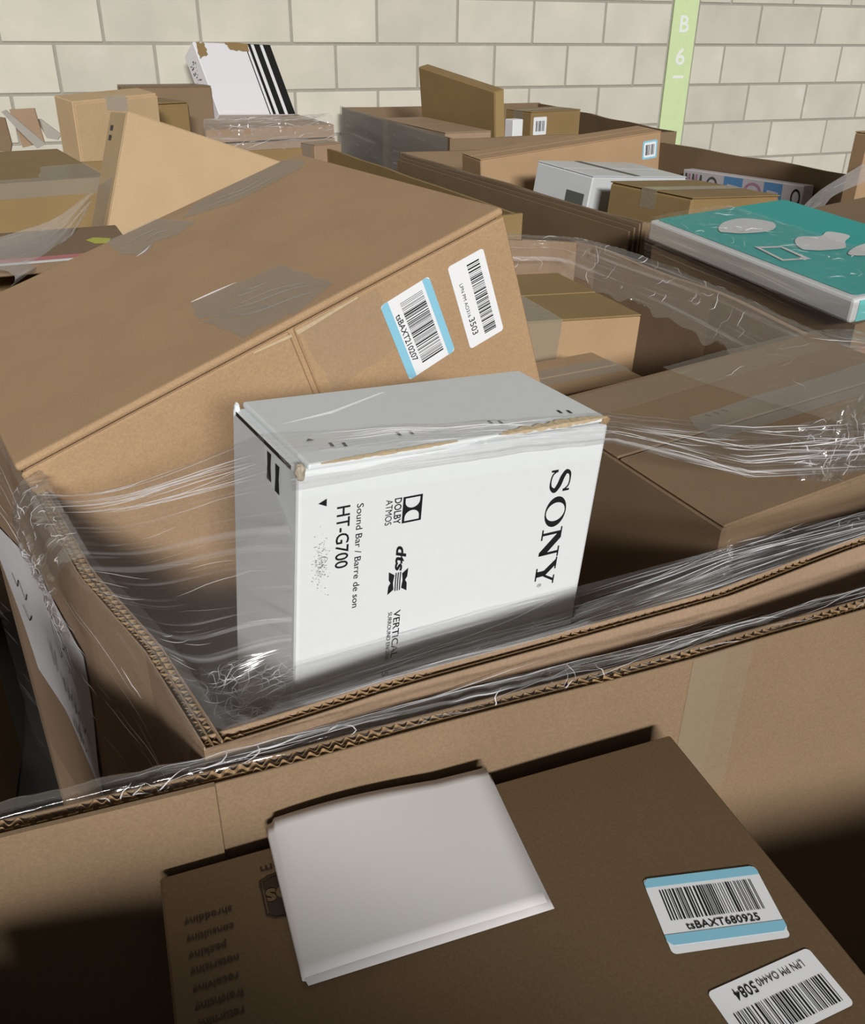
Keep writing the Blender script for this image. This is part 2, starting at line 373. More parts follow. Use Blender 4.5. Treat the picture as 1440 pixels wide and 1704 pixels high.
def block(x0, x1, z0, rnd):
    key = round(x1-x0, 3)
    if key not in protos:
        bm = bmesh.new(); box_into(bm, (0, 0, 0), (x1-x0-.011, .05, BH-.011), .004, 2)
        o = from_bm('block', bm, BLOCK, wall); protos[key] = o
    else:
        o = protos[key].copy(); link(o, wall)
    o.location = (x0+.0055, rnd.uniform(-.0015, .0015), z0+.0055); o.rotation_euler = (rnd.uniform(-.003, .003), 0, rnd.uniform(-.003, .003))
SL, SR = 3.241, 3.405                                   # the blocks stop either side of the green column
for row in range(-3, 9):
    z0 = -(row+1)*BH; half = .5*(row % 2)
    x = (-5+half)*BW
    while x < SL-.02: block(x, min(x+BW, SL), z0, rb); x += BW
    x = SR; first = True
    while x < 6.2:
        x1 = x+(BW*.5 if (first and half) else BW); first = False
        block(x, x1, z0, rb); x = x1
GREEN = plain('green_paint', (.66, .80, .44, 1), .6, .06, 30)
WPAINT = plain('white_paint', (.86, .88, .82, 1), .6, .03, 30)
col = thing('location_marker', 'pale green vertical strip on the block wall marked B 6 in white', 'marker')
col.matrix_world = wall.matrix_world.copy()
box('strip', (SL+.006, -.006, -WO.z+.001), (SR-.006, .0055, 2.2), GREEN, col, .002)
ctr = (SL+SR)/2
for t, z, h in (('B', -.132, .075), ('6', -.285, .075)):
    text(t, (ctr-.03, -.0065, z), (1, 0, 0), (0, 0, 1), h, .058, WPAINT, col, bold=.02)
flat('dash', [(ctr-.034, -.352), (ctr+.034, -.352), (ctr+.034, -.338), (ctr-.034, -.338)], (0, -.0065, 0), (1, 0, 0), (0, 0, 1), WPAINT, col)

# ------------------------------------------------------------------ corrugated bulk boxes
def resample(P, step):
    P = np.asarray(P, float); d = np.r_[0, np.cumsum(np.linalg.norm(np.diff(P, axis=0), axis=1))]; t = np.linspace(0, d[-1], max(2, int(d[-1]/step)+1))
    return np.stack([np.interp(t, d, P[:, k]) for k in range(P.shape[1])], 1), t
def normals2(P):
    T = np.gradient(P, axis=0); T /= np.linalg.norm(T, axis=1)[:, None]+1e-12
    return np.c_[T[:, 1], -T[:, 0]]                      # right hand side of travel
def ribbon_wall(name, P, off, th, z0, z1, m, parent, step=.03, zf=None, label=None):
    """a thin upright sheet following polyline P, offset to its right by off..off+th"""
    Q, t = resample(P, step); N = normals2(Q); a = Q+N*off; b = Q+N*(off+th); n = len(Q)
    zt = np.full(n, z1) if zf is None else z1+zf(t)
    V = [(*p, z0) for p in a]+[(*p, z) for p, z in zip(a, zt)]+[(*p, z) for p, z in zip(b, zt)]+[(*p, z0) for p in b]
    F = []
    for i in range(n-1):
        for r in range(3): F.append((r*n+i, r*n+i+1, (r+1)*n+i+1, (r+1)*n+i))
        F.append((3*n+i, 3*n+i+1, i+1, i))
    F += [(0, n, 2*n, 3*n), (n-1, 4*n-1, 3*n-1, 2*n-1)]
    return mesh(name, V, F, m, parent, label=label)
def fluting(name, P, off, amp, pitch, z0, z1, parent, m=EDGE, seed=0):
    Q, t = resample(P, pitch/8); N = normals2(Q)
    s = np.sin(2*np.pi*t/pitch+1.5*vnoise(t*6, t*0, seed)); A = Q+N*(off+amp*s)[:, None]; n = len(A)
    zz = z1-.004*vnoise(t*30, t*0, seed+2)
    V = [(*p, z0) for p in A]+[(*p, z) for p, z in zip(A, zz)]; F = [(i, i+1, n+i+1, n+i) for i in range(n-1)]
    o = mesh(name, V, F, m, parent, True); o['kind'] = 'stuff'; return o
def double_wall(P, ztop, parent, m, zbot=.02, pitch=.0085, seed=0, label=None):
    """double-wall board: three liners with two fluted sheets between, rim left open"""
    zt = Z0+ztop; zf = lambda t: -.004*vnoise(t*8, t*0, seed)
    ribbon_wall('side_panel', P, 0, .0011, zbot, zt, m, parent, .02, zf, label)
    ribbon_wall('middle_liner', P, .0060, .0008, zt-.10, zt-.002, EDGE, parent, .02, zf)
    ribbon_wall('inner_liner', P, .0115, .0011, zbot, zt, m, parent, .02, zf)
    fluting('fluted_core', P, .0036, .0024, pitch, zt-.06, zt-.002, parent, seed=seed)
    fluting('fluted_core', P, .0092, .0024, pitch, zt-.06, zt-.002, parent, seed=seed+1)

def bottom(P, parent, m):
    n = len(P); mesh('bottom_panel', [(x, y, .03) for x, y in P]+[(x, y, .015) for x, y in P], [tuple(range(n)), tuple(range(2*n-1, n-1, -1))]+[(i, (i+1) % n, n+(i+1) % n, n+i) for i in range(n)], m, parent)

def gaylord(name, label, segs, ztop, m, fine=(), group=None):
    """segs: outline as consecutive polylines, walked with the inside on the right"""
    g = thing(name, label, 'bulk box', (0, 0, -Z0), group=group)
    for i, s in enumerate(segs):
        if i in fine: double_wall(s, ztop, g, m, seed=i*7)
        else: ribbon_wall('side_panel', s, 0, .011, .02, Z0+ztop, m, g, .06, lambda t: -.006*vnoise(t*5, t*0, i))
    P = [p for s in segs for p in s[:-1]]; bottom(P, g, KRAFT_D)
    return g

# near box the photographer stands at; its far wall closes the foreground
GC = gaylord('bulk_box', 'open corrugated bulk box nearest the viewer, holding the printed store carton', [
    [(-.345, .322), (-.246, .361), (-.143, .398), (.002, .454), (.094, .491), (.191, .528), (.349, .597), (.80, .79)],
    [(.80, .79), (1.15, -.02)], [(1.15, -.02), (.05, -.50)], [(.05, -.50), (-.345, .322)]], -.4, KRAFT_C_SHADED, fine=(0,))
ribbon_wall('added_shade_flap', [(1.15, -.02), (.05, -.50)], 0, .006, Z0-.41, Z0-.30, KRAFT_C_SHADED, GC, .06, lambda t: .22*(t/t.max())**3)  # unseen flaps added and sloped to shade the foreground
ribbon_wall('added_shade_flap', [(.05, -.50), (-.225, .072)], 0, .006, Z0-.41, Z0-.08, KRAFT_C_SHADED, GC, .06, lambda t: -.27*t/t.max())
# the lap of the near box, proud of the panel, and its tape
ribbon_wall('lap_panel', [(-.330, .3275), (-.246, .361), (-.143, .398), (-.134, .4015)], .013, .0035, Z0-.62, Z0-.401, KRAFT_C_SHADED, GC, .02)
GB = gaylord('bulk_box', 'film wrapped bulk box holding the white sound bar box', [
    [(-.142, .417), (-.209, .518), (-.293, .618), (-.385, .757), (-.477, .896), (-.60, 1.05)][::1],
    [(-.60, 1.05), (-.72, 1.25), (-.74, 1.42), (-.50, 1.75), (-.10, 1.985), (.10, 1.965), (.186, 1.949)],
    [(.186, 1.949), (.298, 1.925), (.34, 1.869), (.487, 1.545), (.602, 1.197), (.72, 1.0), (.80, .87)],
    [(.80, .87), (.56, .762), (.384, .678), (.24, .595), (.147, .552), (.099, .530), (-.03, .473), (-.142, .417)]], -.4, KRAFT_P, fine=(0, 3))

ribbon_wall('tape', [(.185, .5255), (.191, .528), (.236, .5485)], .0130, .0004, Z0-.55, Z0-.402, MATS.get('tape_faint') or tape_mat('tape_faint', (.5, .42, .3, 1), .18, .3), GC, .02)
ribbon_wall('tape', [(-.318, .3325), (-.296, .3412)], .0168, .0004, Z0-.60, Z0-.43, MATS['tape_faint'], GC, .02)
GL = gaylord('bulk_box', 'added bulk box shading the gap at the left edge, beside the paper labelled wall', [  # neighbour box added to keep the gap dark
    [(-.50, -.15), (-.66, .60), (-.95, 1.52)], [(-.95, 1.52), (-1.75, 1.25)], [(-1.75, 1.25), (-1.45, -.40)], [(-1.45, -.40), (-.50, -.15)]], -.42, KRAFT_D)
# sheet taped to its left wall
_e = np.array([-.5762, .8173, 0]); _n = np.array([-.8173, -.5762, 0]); _p0 = np.array([-.14, .419, Z0-.4])
def onleft(s, z, lift): return _p0+_e*s+np.array([0, 0, z+.4])+_n*lift
def left_offset(s):                                       # the wall is not quite flat: follow it
    P = np.array([(-.142, .417), (-.209, .518), (-.293, .618), (-.385, .757), (-.477, .896), (-.60, 1.05)]); q = (P-_p0[:2]) @ _e[:2]; d = (P-_p0[:2]) @ _n[:2]
    return float(np.interp(s, q, d))
gs, gt = 14, 8; V = []; F = []
for i in range(gs+1):
    for j in range(gt+1):
        a, b = i/gs, j/gt; top = np.array([.80, -.592])*(1-a)+np.array([.303, -.521])*a; bot = np.array([.70, -.80])*(1-a)+np.array([.40, -.795])*a
        s, z = top*(1-b)+bot*b; V.append(onleft(s, z, left_offset(s)+.0025+.0012*math.sin(9*s+6*b)))
for i in range(gs):
    for j in range(gt): k = i*(gt+1)+j; F.append((k, k+1, k+gt+2, k+gt+1))
note = mesh('paper_sheet', V, F, PAPER, GB, True, label='white paper sheet with handwritten notes')
def pen(strokes, name='handwriting'):
    V, F = [], []
    for st in strokes:
        st = np.array(st, float); Q = catmull(st, max(4, len(st)*4)) if len(st) > 2 else st
        T = np.gradient(Q, axis=0); T /= np.linalg.norm(T, axis=1)[:, None]+1e-9; Nn = np.c_[-T[:, 1], T[:, 0]]*.0013
        k = len(V); n = len(Q)
        for q, nn in zip(Q, Nn):
            for sg in (1, -1): s, z = q+nn*sg; V.append(onleft(s, z, left_offset(s)+.0048))
        F += [(k+2*i, k+2*i+1, k+2*i+3, k+2*i+2) for i in range(n-1)]
    h = mesh(name, V, F, INK, note); h['kind'] = 'stuff'; return h
def sc(x, y, s0, z0, h):                                  # writing runs towards smaller s on the outer face
    return (s0-x*h, z0+y*h)
def word(paths, s0, z0, h): return [[sc(x, y, s0, z0, h) for x, y in p] for p in paths]
num3 = [[(0, .9), (.4, 1), (.5, .75), (.2, .55), (.55, .35), (.4, 0), (0, .1)]]
slash = [[(0, 0), (.45, 1)]]
scrw = [[(0, .5), (.15, 0), (.35, .6), (.5, 0), (.7, .5)], [(.8, .9), (.85, 0)], [(.95, .3), (1.1, .6), (1.2, .1), (1.35, .5)], [(1.4, 1), (1.5, 0)], [(1.6, .2), (1.8, .6), (1.95, .1), (2.2, .4), (2.5, .2)]]
pen(word([[(x*.8, y) for x, y in p] for p in [[(0, .3), (.3, .6), (.5, .2), (.8, .6), (1.1, .2), (1.5, .5), (1.9, .2)]]], .50, -.585, .035)
    + word([[(0, 1), (-.1, .2), (.3, 0), (.5, .3)]], .475, -.625, .05)+word(num3, .445, -.625, .05)
    + word([[(0, .8), (.2, 0), (.5, 1)]]+[[(x+.55, y) for x, y in slash[0]]], .565, -.70, .045)+word(scrw, .51, -.705, .05)
    + word(scrw, .50, -.755, .03)+word(slash, .47, -.76, .045)
    + word([[(0, .5), (.4, .2), (.8, .6), (1.2, .1), (1.6, .5)]], .70, -.66, .04)+word([[(0, .5), (.5, .2), (1, .6)]], .68, -.70, .04))

# ------------------------------------------------------------------ cartons
def nearer(k, *vs): return [tuple(float(c)*k for c in v) for v in vs]
def carton(name, label, o, u, v, w, d, m, tape=TAPE_T, flaps=True, cat='box', group=None, seam='u', bev=.003):
    t = thing(name, label, cat, o, (u, v, w), group); du, dv, dw = d; th = .004 if flaps else 0
    box('body', (0, 0, 0), (du, dv, dw-th), m, t, bev)
    if flaps:
        if seam == 'u': R_ = [((.0, 0), (du, dv/2-.0012)), ((0, dv/2+.0012), (du, dv))]
        else: R_ = [((0, 0), (du/2-.0012, dv)), ((du/2+.0012, 0), (du, dv))]
        for (a, b), (c, e) in R_: box('top_flap', (a, b, dw-th+.0006), (c, e, dw), m, t, .0012)
        if tape is not None:
            hw = .028
            if seam == 'u':
                y0, y1 = dv/2-hw, dv/2+hw; q = [(-.0008, dw-.05), (-.0008, dw+.0008), (du+.0008, dw+.0008), (du+.0008, dw-.05)]
                V = [(x, y, z) for x, z in q for y in (y0, y1)]
            else:
                y0, y1 = du/2-hw, du/2+hw; q = [(-.0008, dw-.05), (-.0008, dw+.0008), (dv+.0008, dw+.0008), (dv+.0008, dw-.05)]
                V = [(x, y, z) for y, z in q for x in (y0, y1)]
            mesh('tape', V, [(0, 1, 3, 2), (2, 3, 5, 4), (4, 5, 7, 6)], tape, t)
    return t

def shipping_label(parent, org, ex, ey, w_, h_, code, blue, seed, lab, small=None, cr=.004):
    """org lower left corner of the label as it reads"""
    ex = np.array(ex, float); ey = np.array(ey, float); org = np.array(org, float)
    L_ = flat('shipping_label', rrect(0, 0, w_, h_, cr), org, ex, ey, LABEL, parent, .0006, lab)
    if blue:
        flat('blue_band', [(cr, 0), (w_-cr, 0), (w_, cr), (w_, h_*.15), (0, h_*.15), (0, cr)], org, ex, ey, BLUE, L_, .0009)
        flat('blue_band', [(0, h_*.86), (w_, h_*.86), (w_, h_-cr), (w_-cr, h_), (cr, h_), (0, h_-cr)], org, ex, ey, BLUE, L_, .0009)
        barcode(org+ex*w_*.10+ey*h_*.34, ex, ey, w_*.80, h_*.46, L_, seed)
        text(code, org+ex*w_*.20+ey*h_*.185, ex, ey, h_*.105, w_*.62, INK, L_, bold=.011, lift=.0010)
    else:
        barcode(org+ex*w_*.12+ey*h_*.10, ex, ey, w_*.78, h_*.40, L_, seed)
        text(small, org+ex*w_*.13+ey*h_*.66, ex, ey, h_*.105, w_*.46, INK, L_, lift=.0010)
        text(code, org+ex*w_*.60+ey*h_*.66, ex, ey, h_*.17, w_*.27, INK, L_, bold=.004, lift=.0010)
    return L_

# --- printed store box, in the near bulk box
Uo, *Ux = nearer(.968, (-.0026, -.0559, -.9274), (.9407, .3387, .021), (-.339, .9406, .016), (-.014, -.022, 1.0)); Ud = (.369, .47, .45)
UB = thing('printed_carton', 'brown store carton printed with upside down service words', 'box', Uo, Ux)
box('body', (0, 0, 0), (Ud[0], Ud[1], Ud[2]-.004), KRAFT_U, UB, .003)
box('top_flap', (0, 0, Ud[2]-.0035), (Ud[0], Ud[1], Ud[2]), KRAFT_U, UB, .0016)
TU = lambda a, b: (a, Ud[1]+b, Ud[2])                     # from the far left corner of the top
for i, (wd, xs, b) in enumerate([('shredding', .0394, -.0385), ('consulting', .0388, -.0503), ('packing', .0330, -.0612), ('notarizing', .0386, -.0712), ('receiving', .0366, -.0820),
                                 ('freighting', .0380, -.0925), ('returning', .0364, -.1025), ('copying', .0340, -.1120)]):
    text(wd, TU(.0114, b+.002), (-1, 0, 0), (0, -1, 0), .0046, xs-.0114, INK_B, UB, align='R', bold=.018)
text('theupsstore.com', TU(.0605, -.0150), (-1, 0, 0), (0, -1, 0), .0050, .075, INK_B, UB, align='R', bold=.01)
text('®', TU(.0575, -.0262), (-1, 0, 0), (0, -1, 0), .0050, .0042, INK_B, UB, align='R')
shield = [(.058, -.0250), (.0640, -.0225), (.075, -.0215), (.086, -.0225), (.0925, -.025), (.0925, -.046), (.088, -.0525), (.0755, -.0555), (.063, -.0535), (.058, -.0500)]
sh2 = [(.0752+(x-.0752)*.93, -.038+(y+.038)*.94) for x, y in shield]; sh3 = [(.0752+(x-.0752)*.88, -.038+(y+.038)*.88) for x, y in shield]
sco, sF = polys2d([[shield, sh2], [sh3]]); place2d('shield_emblem', sco, sF, TU(0, 0), (1, 0, 0), (0, 1, 0), INK_B, UB, .0006)
text('ups', TU(.0606, -.0330), (-1, 0, 0), (0, -1, 0), .0118, .0215, KRAFT_U, UB, align='R', bold=.03, lift=.0011)
# labels on it
flat('label_backing', rrect(0, 0, .0725, .0455, .003), TU(.2732, -.1530), (.982, -.189, 0), (.189, .982, 0), LABEL, UB, .0003, 'white label mostly covered by the blue edged one')
_a = math.atan2(-.0149, .0718); ex = (math.cos(_a), math.sin(_a), 0); ey = (-math.sin(_a), math.cos(_a), 0)
shipping_label(UB, TU(.2738, -.1478), ex, ey, .0735, .0452, 'tsBAXT680925', True, 11, 'white label with two pale blue bands and barcode tsBAXT680925', cr=.003)
_a = math.atan2(.0033, .0696); ex = (-math.cos(_a), -math.sin(_a), 0); ey = (math.sin(_a), -math.cos(_a), 0)
# this one is glued upside down: text above the bars, both read from the far side
L2 = flat('shipping_label', rrect(0, 0, .0705, .036, .003), TU(.3487, -.1754), ex, ey, LABEL, UB, .0006, 'white barcode label glued upside down near the lower right edge')
_o = np.array(TU(.3487, -.1754)); _ex = np.array(ex); _ey = np.array(ey)
text('LPN PM OA440', _o+_ex*.0095+_ey*.0045, _ex, _ey, .0042, .032, INK, L2, lift=.0010)
text('5084', _o+_ex*.043+_ey*.0045, _ex, _ey, .0062, .0145, INK, L2, bold=.006, lift=.0010)
barcode(_o+_ex*.0045+_ey*.0155, _ex, _ey, .0605, .0165, L2, 21)

# folded sheet lying on the store box
def folded_sheet():
    V, F = [], []; nw, nl = 26, 14
    for j in range(nl+1):
        t = j/nl                                           # 0 far edge .. 1 near edge
        x0 = .0722+(.0694-.0722)*t; x1 = .2215+(.2190-.2215)*t; y0 = .006+(-.0982-.006)*t; y1 = .003+(-.1005-.003)*t
        lift = .0105*(1-t)**1.6
        prof = []
        for i in range(nw//2): a = i/(nw//2-1); prof.append((x1+.0035-(x1+.0035-x0-.003)*a, -.0030*t, .0009+lift*.55))
        for i in range(5): a = math.pi*(i+.5)/5; r = .0016+.0022*(1-t); prof.append((x0+.003-r*1.6*math.sin(a), 0, .0009+lift*.55+r*(1-math.cos(a))))
        for i in range(nw//2): a = i/(nw//2-1); prof.append((x0+.003+(x1-x0-.003)*a, 0, .0042+.0044*(1-t)+lift*(.55+.45*math.sin(math.pi*min(1, .25+a)))+.002*math.sin(a*3)*(1-a)))
        for (px, dy, pz) in prof:
            f = (px-x0)/(x1-x0); V.append((px, Ud[1]+y0+(y1-y0)*f+dy, Ud[2]+pz))
    n = len(V)//(nl+1)
    for j in range(nl):
        for i in range(n-1): k = j*n+i; F.append((k, k+1, k+n+1, k+n))
    return V, F
FS = thing('folded_paper', 'blank white folded sheet lying on the printed store carton', 'paper', Uo, Ux)
Vp, Fp = folded_sheet(); pm = mesh('sheet', Vp, Fp, plain('grey_white_paper', (.64, .615, .61, 1), .7, .015, 60), FS, True)
sm = pm.modifiers.new('thick', 'SOLIDIFY'); sm.thickness = .00025

# --- white sound bar box
KS = .82; So = np.array((-.0877, .5166, -.2517)); SX = np.array(((.8517, .518, -.0795), (-.5189, .8548, .0105), (.073, .032, .997)))*KS; Sd = (.325, .15, 1.47)   # built at printed size, KS to real size
So = So-np.array(SX[2])*Sd[2]
SB = thing('sound_bar_box', 'scuffed white sound bar box standing on end under stretch film', 'box', So, SX)
H = Sd[2]
rs = random.Random(5)
bm = bmesh.new(); box_into(bm, (0, 0, 0), (Sd[0], Sd[1], H-.006), .0035, 2, .0008, rs); from_bm('body', bm, WHITEBOX, SB)
bm = bmesh.new(); box_into(bm, (.009, .001, H-.0055), (Sd[0]-.0005, Sd[1]-.0015, H), .002, 2, .0008, rs); from_bm('top_flap', bm, WHITEBOX, SB)
fp = lambda a, b: (a, 0, H+b)                             # front face, measured down from its top edge
DN, RT = (0, 0, -1), (1, 0, 0)                            # lettering runs down the box, its tops to the right
text('HT-G700', fp(.0358, -.0428), DN, RT, .0120, .060, INK, SB, bold=.006)
text('Sound Bar / Barre de son', fp(.0543, -.0432), DN, RT, .0062, .104, INK, SB)
text('DOLBY', fp(.0908, -.0448), DN, RT, .0068, .0255, INK, SB, bold=.012)
text('ATMOS', fp(.0822, -.0450), DN, RT, .0065, .0248, INK, SB)
text('VERTICAL', fp(.0982, -.1622), DN, RT, .0068, .053, INK, SB, bold=.004)
text('SURROUND ENGINE', fp(.0922, -.1625), DN, RT, .0040, .054, INK, SB)
text('S-FORCE', fp(.0898, -.2302), DN, RT, .0068, .045, INK, SB, bold=.006)
text('®', fp(.2665, -.1745), DN, RT, .0052, .0042, INK, SB)
text('dts', fp(.0962, -.0935), DN, RT, .0098, .0262, INK, SB, bold=.03, shear=.25)
flat('arrow_mark', [(.0, 0), (.0075, -.0035), (.0075, .0035)], fp(.0185, -.0365), (1, 0, 0), (0, 0, 1), INK, SB, .0007)
# two facing D shapes in a black frame
def dshape(x0, x1, sgn):
    n = 10; cx = x0 if sgn > 0 else x1; r = abs(x1-x0)
    pts = [(cx, .12), (cx+sgn*r*.35, .12)]
    pts += [(cx+sgn*(r*.35+r*.65*math.sin(math.pi*i/n)), .5-.38*math.cos(math.pi*i/n)) for i in range(1, n)]
    pts += [(cx+sgn*r*.35, .88), (cx, .88)]
    return pts
co, F = polys2d([[[(0, 0), (1.32, 0), (1.32, 1), (0, 1)], dshape(.09, .60, 1), dshape(.72, 1.23, -1)]])
place2d('double_d_emblem', co*.0195, F, fp(.0992, -.0450), DN, RT, INK, SB)
Xl = [(0, 1), (.30, .82), (.25, .5), (.30, .18), (0, 0), (.02, .36), (.12, .5), (.02, .64)]
co, F = polys2d([[Xl], [[(1-x, y) for x, y in Xl]]]+[[[(x, .1), (x+.055, .1), (x+.045, .5), (x+.055, .9), (x, .9), (x-.01, .5)]] for x in (.36, .475, .59)])
co = np.array([(y, x) for x, y in co])                    # the mark stands on its side between its two dark ends
place2d('x_emblem', np.array([(a, b) for a, b in co])*np.array([.0240, .0200]), [f[::-1] for f in F], fp(.0898, -.1185), DN, RT, INK, SB)
# slab serif capitals
def ell(cx, cy, rx, ry, n=28): return [(cx+rx*math.cos(2*math.pi*i/n), cy+ry*math.sin(2*math.pi*i/n)) for i in range(n)]
def thick(path, hw):
    P = catmull(np.array(path, float), 40); t = np.linspace(0, 1, 40); T = np.gradient(P, axis=0); T /= np.linalg.norm(T, axis=1)[:, None]
    h = np.interp(t, np.linspace(0, 1, len(hw)), hw)[:, None]; Nn = np.c_[-T[:, 1], T[:, 0]]*h
    return [tuple(p) for p in P+Nn]+[tuple(p) for p in (P-Nn)[::-1]]
def slab_letters():
    sh = []
    S = thick([(.80, .74), (.68, .92), (.46, .965), (.22, .90), (.16, .74), (.30, .60), (.62, .45), (.78, .28), (.66, .08), (.42, .035), (.20, .10), (.10, .27)], [.03, .035, .035, .06, .095, .11, .11, .095, .06, .035, .035, .03])
    sh += [[S], [[(.76, .68), (.86, .68), (.86, 1.0), (.79, 1.0)]], [[(.04, 0), (.11, 0), (.14, .33), (.04, .33)]]]; x = 1.02
    sh += [[ell(x+.56, .5, .56, .52), ell(x+.56, .5, .34, .455)]]; x += 1.17
    k = .075
    sh += [[[(x, 1), (x+.42, 1), (x+1.0, .30), (x+1.0, .0), (x+.86, 0), (x+.20, .82), (x+.14, 1-k), (x, 1-k)]],
           [[(x+.14, k), (x+.24, k), (x+.24, .9), (x+.14, .95)]], [[(x, 0), (x+.40, 0), (x+.40, k), (x, k)]],
           [[(x+.90, .05), (x+1.0, .05), (x+1.0, .95), (x+.90, .95)]], [[(x+.74, 1-k), (x+1.14, 1-k), (x+1.14, 1), (x+.74, 1)]]]; x += 1.17
    sh += [[[(x+.08, 1-k), (x+.34, 1-k), (x+.68, .46), (x+.66, .40), (x+.44, .40)]], [[(x+.82, 1-k), (x+.93, 1-k), (x+.68, .42), (x+.58, .42)]], [[(x+.44, .02), (x+.66, .02), (x+.66, .45), (x+.44, .45)]],
           [[(x, 1-k), (x+.46, 1-k), (x+.46, 1), (x, 1)]], [[(x+.70, 1-k), (x+1.04, 1-k), (x+1.04, 1), (x+.70, 1)]], [[(x+.30, 0), (x+.80, 0), (x+.80, k), (x+.30, k)]]]
    return sh, x+1.04
shp, tw = slab_letters(); co, F = polys2d(shp)
place2d('lettering', co*np.array([.1330/tw, .0255]), F, fp(.2622, -.0450), DN, RT, INK, SB)
# marks on the top face, painted shade strip and glass symbols on the left face
tp = lambda a, b: (a, b, H)
flat('arrow_mark', [(-.004, 0), (.004, 0), (0, .005)], tp(.030, .0425), (1, 0, 0), (0, 1, 0), INK, SB, .0006)
for a, b in ((.0425, .029), (.053, .0255), (.108, .031), (.120, .030), (.2026, .0267), (.2121, .0235), (.2850, .0278), (.2945, .0245)):
    flat('scuff_mark', [(-.0013, -.0035), (.0013, -.0045), (.0025, .004), (-.0005, .0045)], tp(a, b), (1, 0, 0), (0, 1, 0), INK, SB, .0006)
flat('black_stripe', [(.012, -.0085), (.138, -.0085), (.138, -.0045), (.012, -.0045)], (0, 0, H), (0, 1, 0), (0, 0, 1), INK, SB, -.0006)  # black strip paints the shade of the top flap gap
for b, c in ((.058, -.012), (.040, -.016)):
    flat('glass_symbol', [(-.0045, 0), (.0045, 0), (.004, -.012), (.0055, -.026), (-.0045, -.026), (-.003, -.012)], (0, b, H+c), (0, 1, 0), (0, 0, 1), INK, SB, -.0006)
# a folded dent line and worn, torn board along the top front edge
TORN = plain('torn_kraft', (.50, .39, .25, 1), .85, .25, 200)
def torn(pts, hw, hh, name, seed, m=TORN):
    rn = random.Random(seed); V, F = [], []; n = 34; Q = catmull(np.array(pts, float), n)
    for i, q in enumerate(Q):
        e = math.sin(math.pi*min(1, max(0, i/(n-1))))**.5; a = hw*e*rn.uniform(.5, 1.2); b = hh*e*rn.uniform(.4, 1.3)
        for dy, dz in ((-.0008-a*.2, -b), (-.0012, b*.6), (a, b*.7+.0008), (a*1.2, .0004)): V.append((q[0], q[1]+dy, q[2]+dz))
    for i in range(n-1):
        for r in range(3): k = i*4+r; F.append((k, k+1, k+5, k+4))
    return mesh(name, V, F, m, SB)
torn([(.195, 0, H), (.26, 0, H+.0003), (.322, .001, H+.0005)], .006, .0022, 'torn_edge', 2)
torn([(.02, 0, H-.001), (.07, 0, H-.0005), (.15, 0, H)], .0012, .0012, 'torn_edge', 3)
def crumple(c, r, name, seed, m, parent):
    bm = bmesh.new(); bmesh.ops.create_icosphere(bm, subdivisions=3, radius=1); rn = RS(seed)
    for vx in bm.verts:
        k = .75+.4*float(vnoise(vx.co.x*2+9, vx.co.y*2+vx.co.z*3+9, seed)); vx.co = Vector((c[0]+vx.co.x*r[0]*k, c[1]+vx.co.y*r[1]*k, c[2]+vx.co.z*r[2]*k))
    return from_bm(name, bm, m, parent)
SCUFFED = plain('scuffed_board', (.42, .36, .28, 1), .8, .35, 260)
crumple((.003, .002, H-.007), (.0045, .0042, .0085), 'crushed_corner', 4, SCUFFED, SB)
crumple((.322, .003, H-.003), (.006, .005, .0045), 'crushed_corner', 8, EDGE, SB)
crumple((.003, .146, H-.007), (.0035, .004, .008), 'crushed_corner', 6, WHITEBOX, SB)
mesh('dent_crease', [(.02, .085, H+.0003), (.075, .098, H+.0016), (.14, .128, H+.0012), (.15, .131, H+.0005), (.075, .095, H+.0003), (.021, .083, H+.0003)], [(0, 1, 4, 5), (1, 2, 3, 4)], WHITEBOX, SB)
SMUDGE = plain('grey_smudge', (.25, .25, .24, 1), .8, .5, 300)
rn = random.Random(9); V, F = [], []
for i in range(290):
    a = rn.gauss(0, .0035); b = rn.gauss(0, .011); k = len(V); s = rn.uniform(.0001, .0005); l = s*rn.uniform(1, 4)
    V += [(a, b), (a+l, b), (a+l, b+s), (a, b+s)]; F.append((k, k+1, k+2, k+3))
sm_ = place2d('scuff_smudge', np.array(V), F, fp(.022, -.094), (1, 0, 0), (0, 0, 1), SMUDGE, SB, .0005); sm_['kind'] = 'stuff'

# --- big tilted carton
Ax = ((.7999, .5094, .3174), (-.5359, .8443, -.0044), (-.27, -.167, .948)); Ad = (.589, .559, 1.10)
Ao = np.array((-.395, .754, -.37))-np.array(Ax[2])*Ad[2]
BA = thing('large_carton', 'big plain brown carton tilted behind the white sound bar box', 'box', Ao, Ax)
hA = Ad[2]
box('body', (.003, .006, 0), (Ad[0]-.002, Ad[1], hA-.013), KRAFT, BA, .003)
bm = bmesh.new(); box_into(bm, (-.001, 0, hA-.0095), (Ad[0], Ad[1], hA), .0042, 3); from_bm('top_panel', bm, KRAFT, BA)
box('front_flap', (.0, .001, hA-.50), (.2995, .0065, hA-.0118), KRAFT, BA, .002)
box('front_flap', (.3055, .001, hA-.50), (Ad[0], .0065, hA-.0118), KRAFT, BA, .002)
def ragged(ring, seed, amp=.0025, n=6):
    rn = random.Random(seed); out = []
    for (a, b), (c, d_) in zip(ring, ring[1:]+ring[:1]):
        for i in range(n): t = i/n; out.append((a+(c-a)*t+rn.uniform(-amp, amp)*(i > 0), b+(d_-b)*t+rn.uniform(-amp, amp)*(i > 0)))
    return out
def tape_patch(ring, org, ex, ey, m, parent, seed, lift=.0008, name='tape', label=None):
    return flat(name, ragged(ring, seed), org, ex, ey, m, parent, lift, label)
ta = (0, 0, hA); tx, ty = (1, 0, 0), (0, 1, 0)
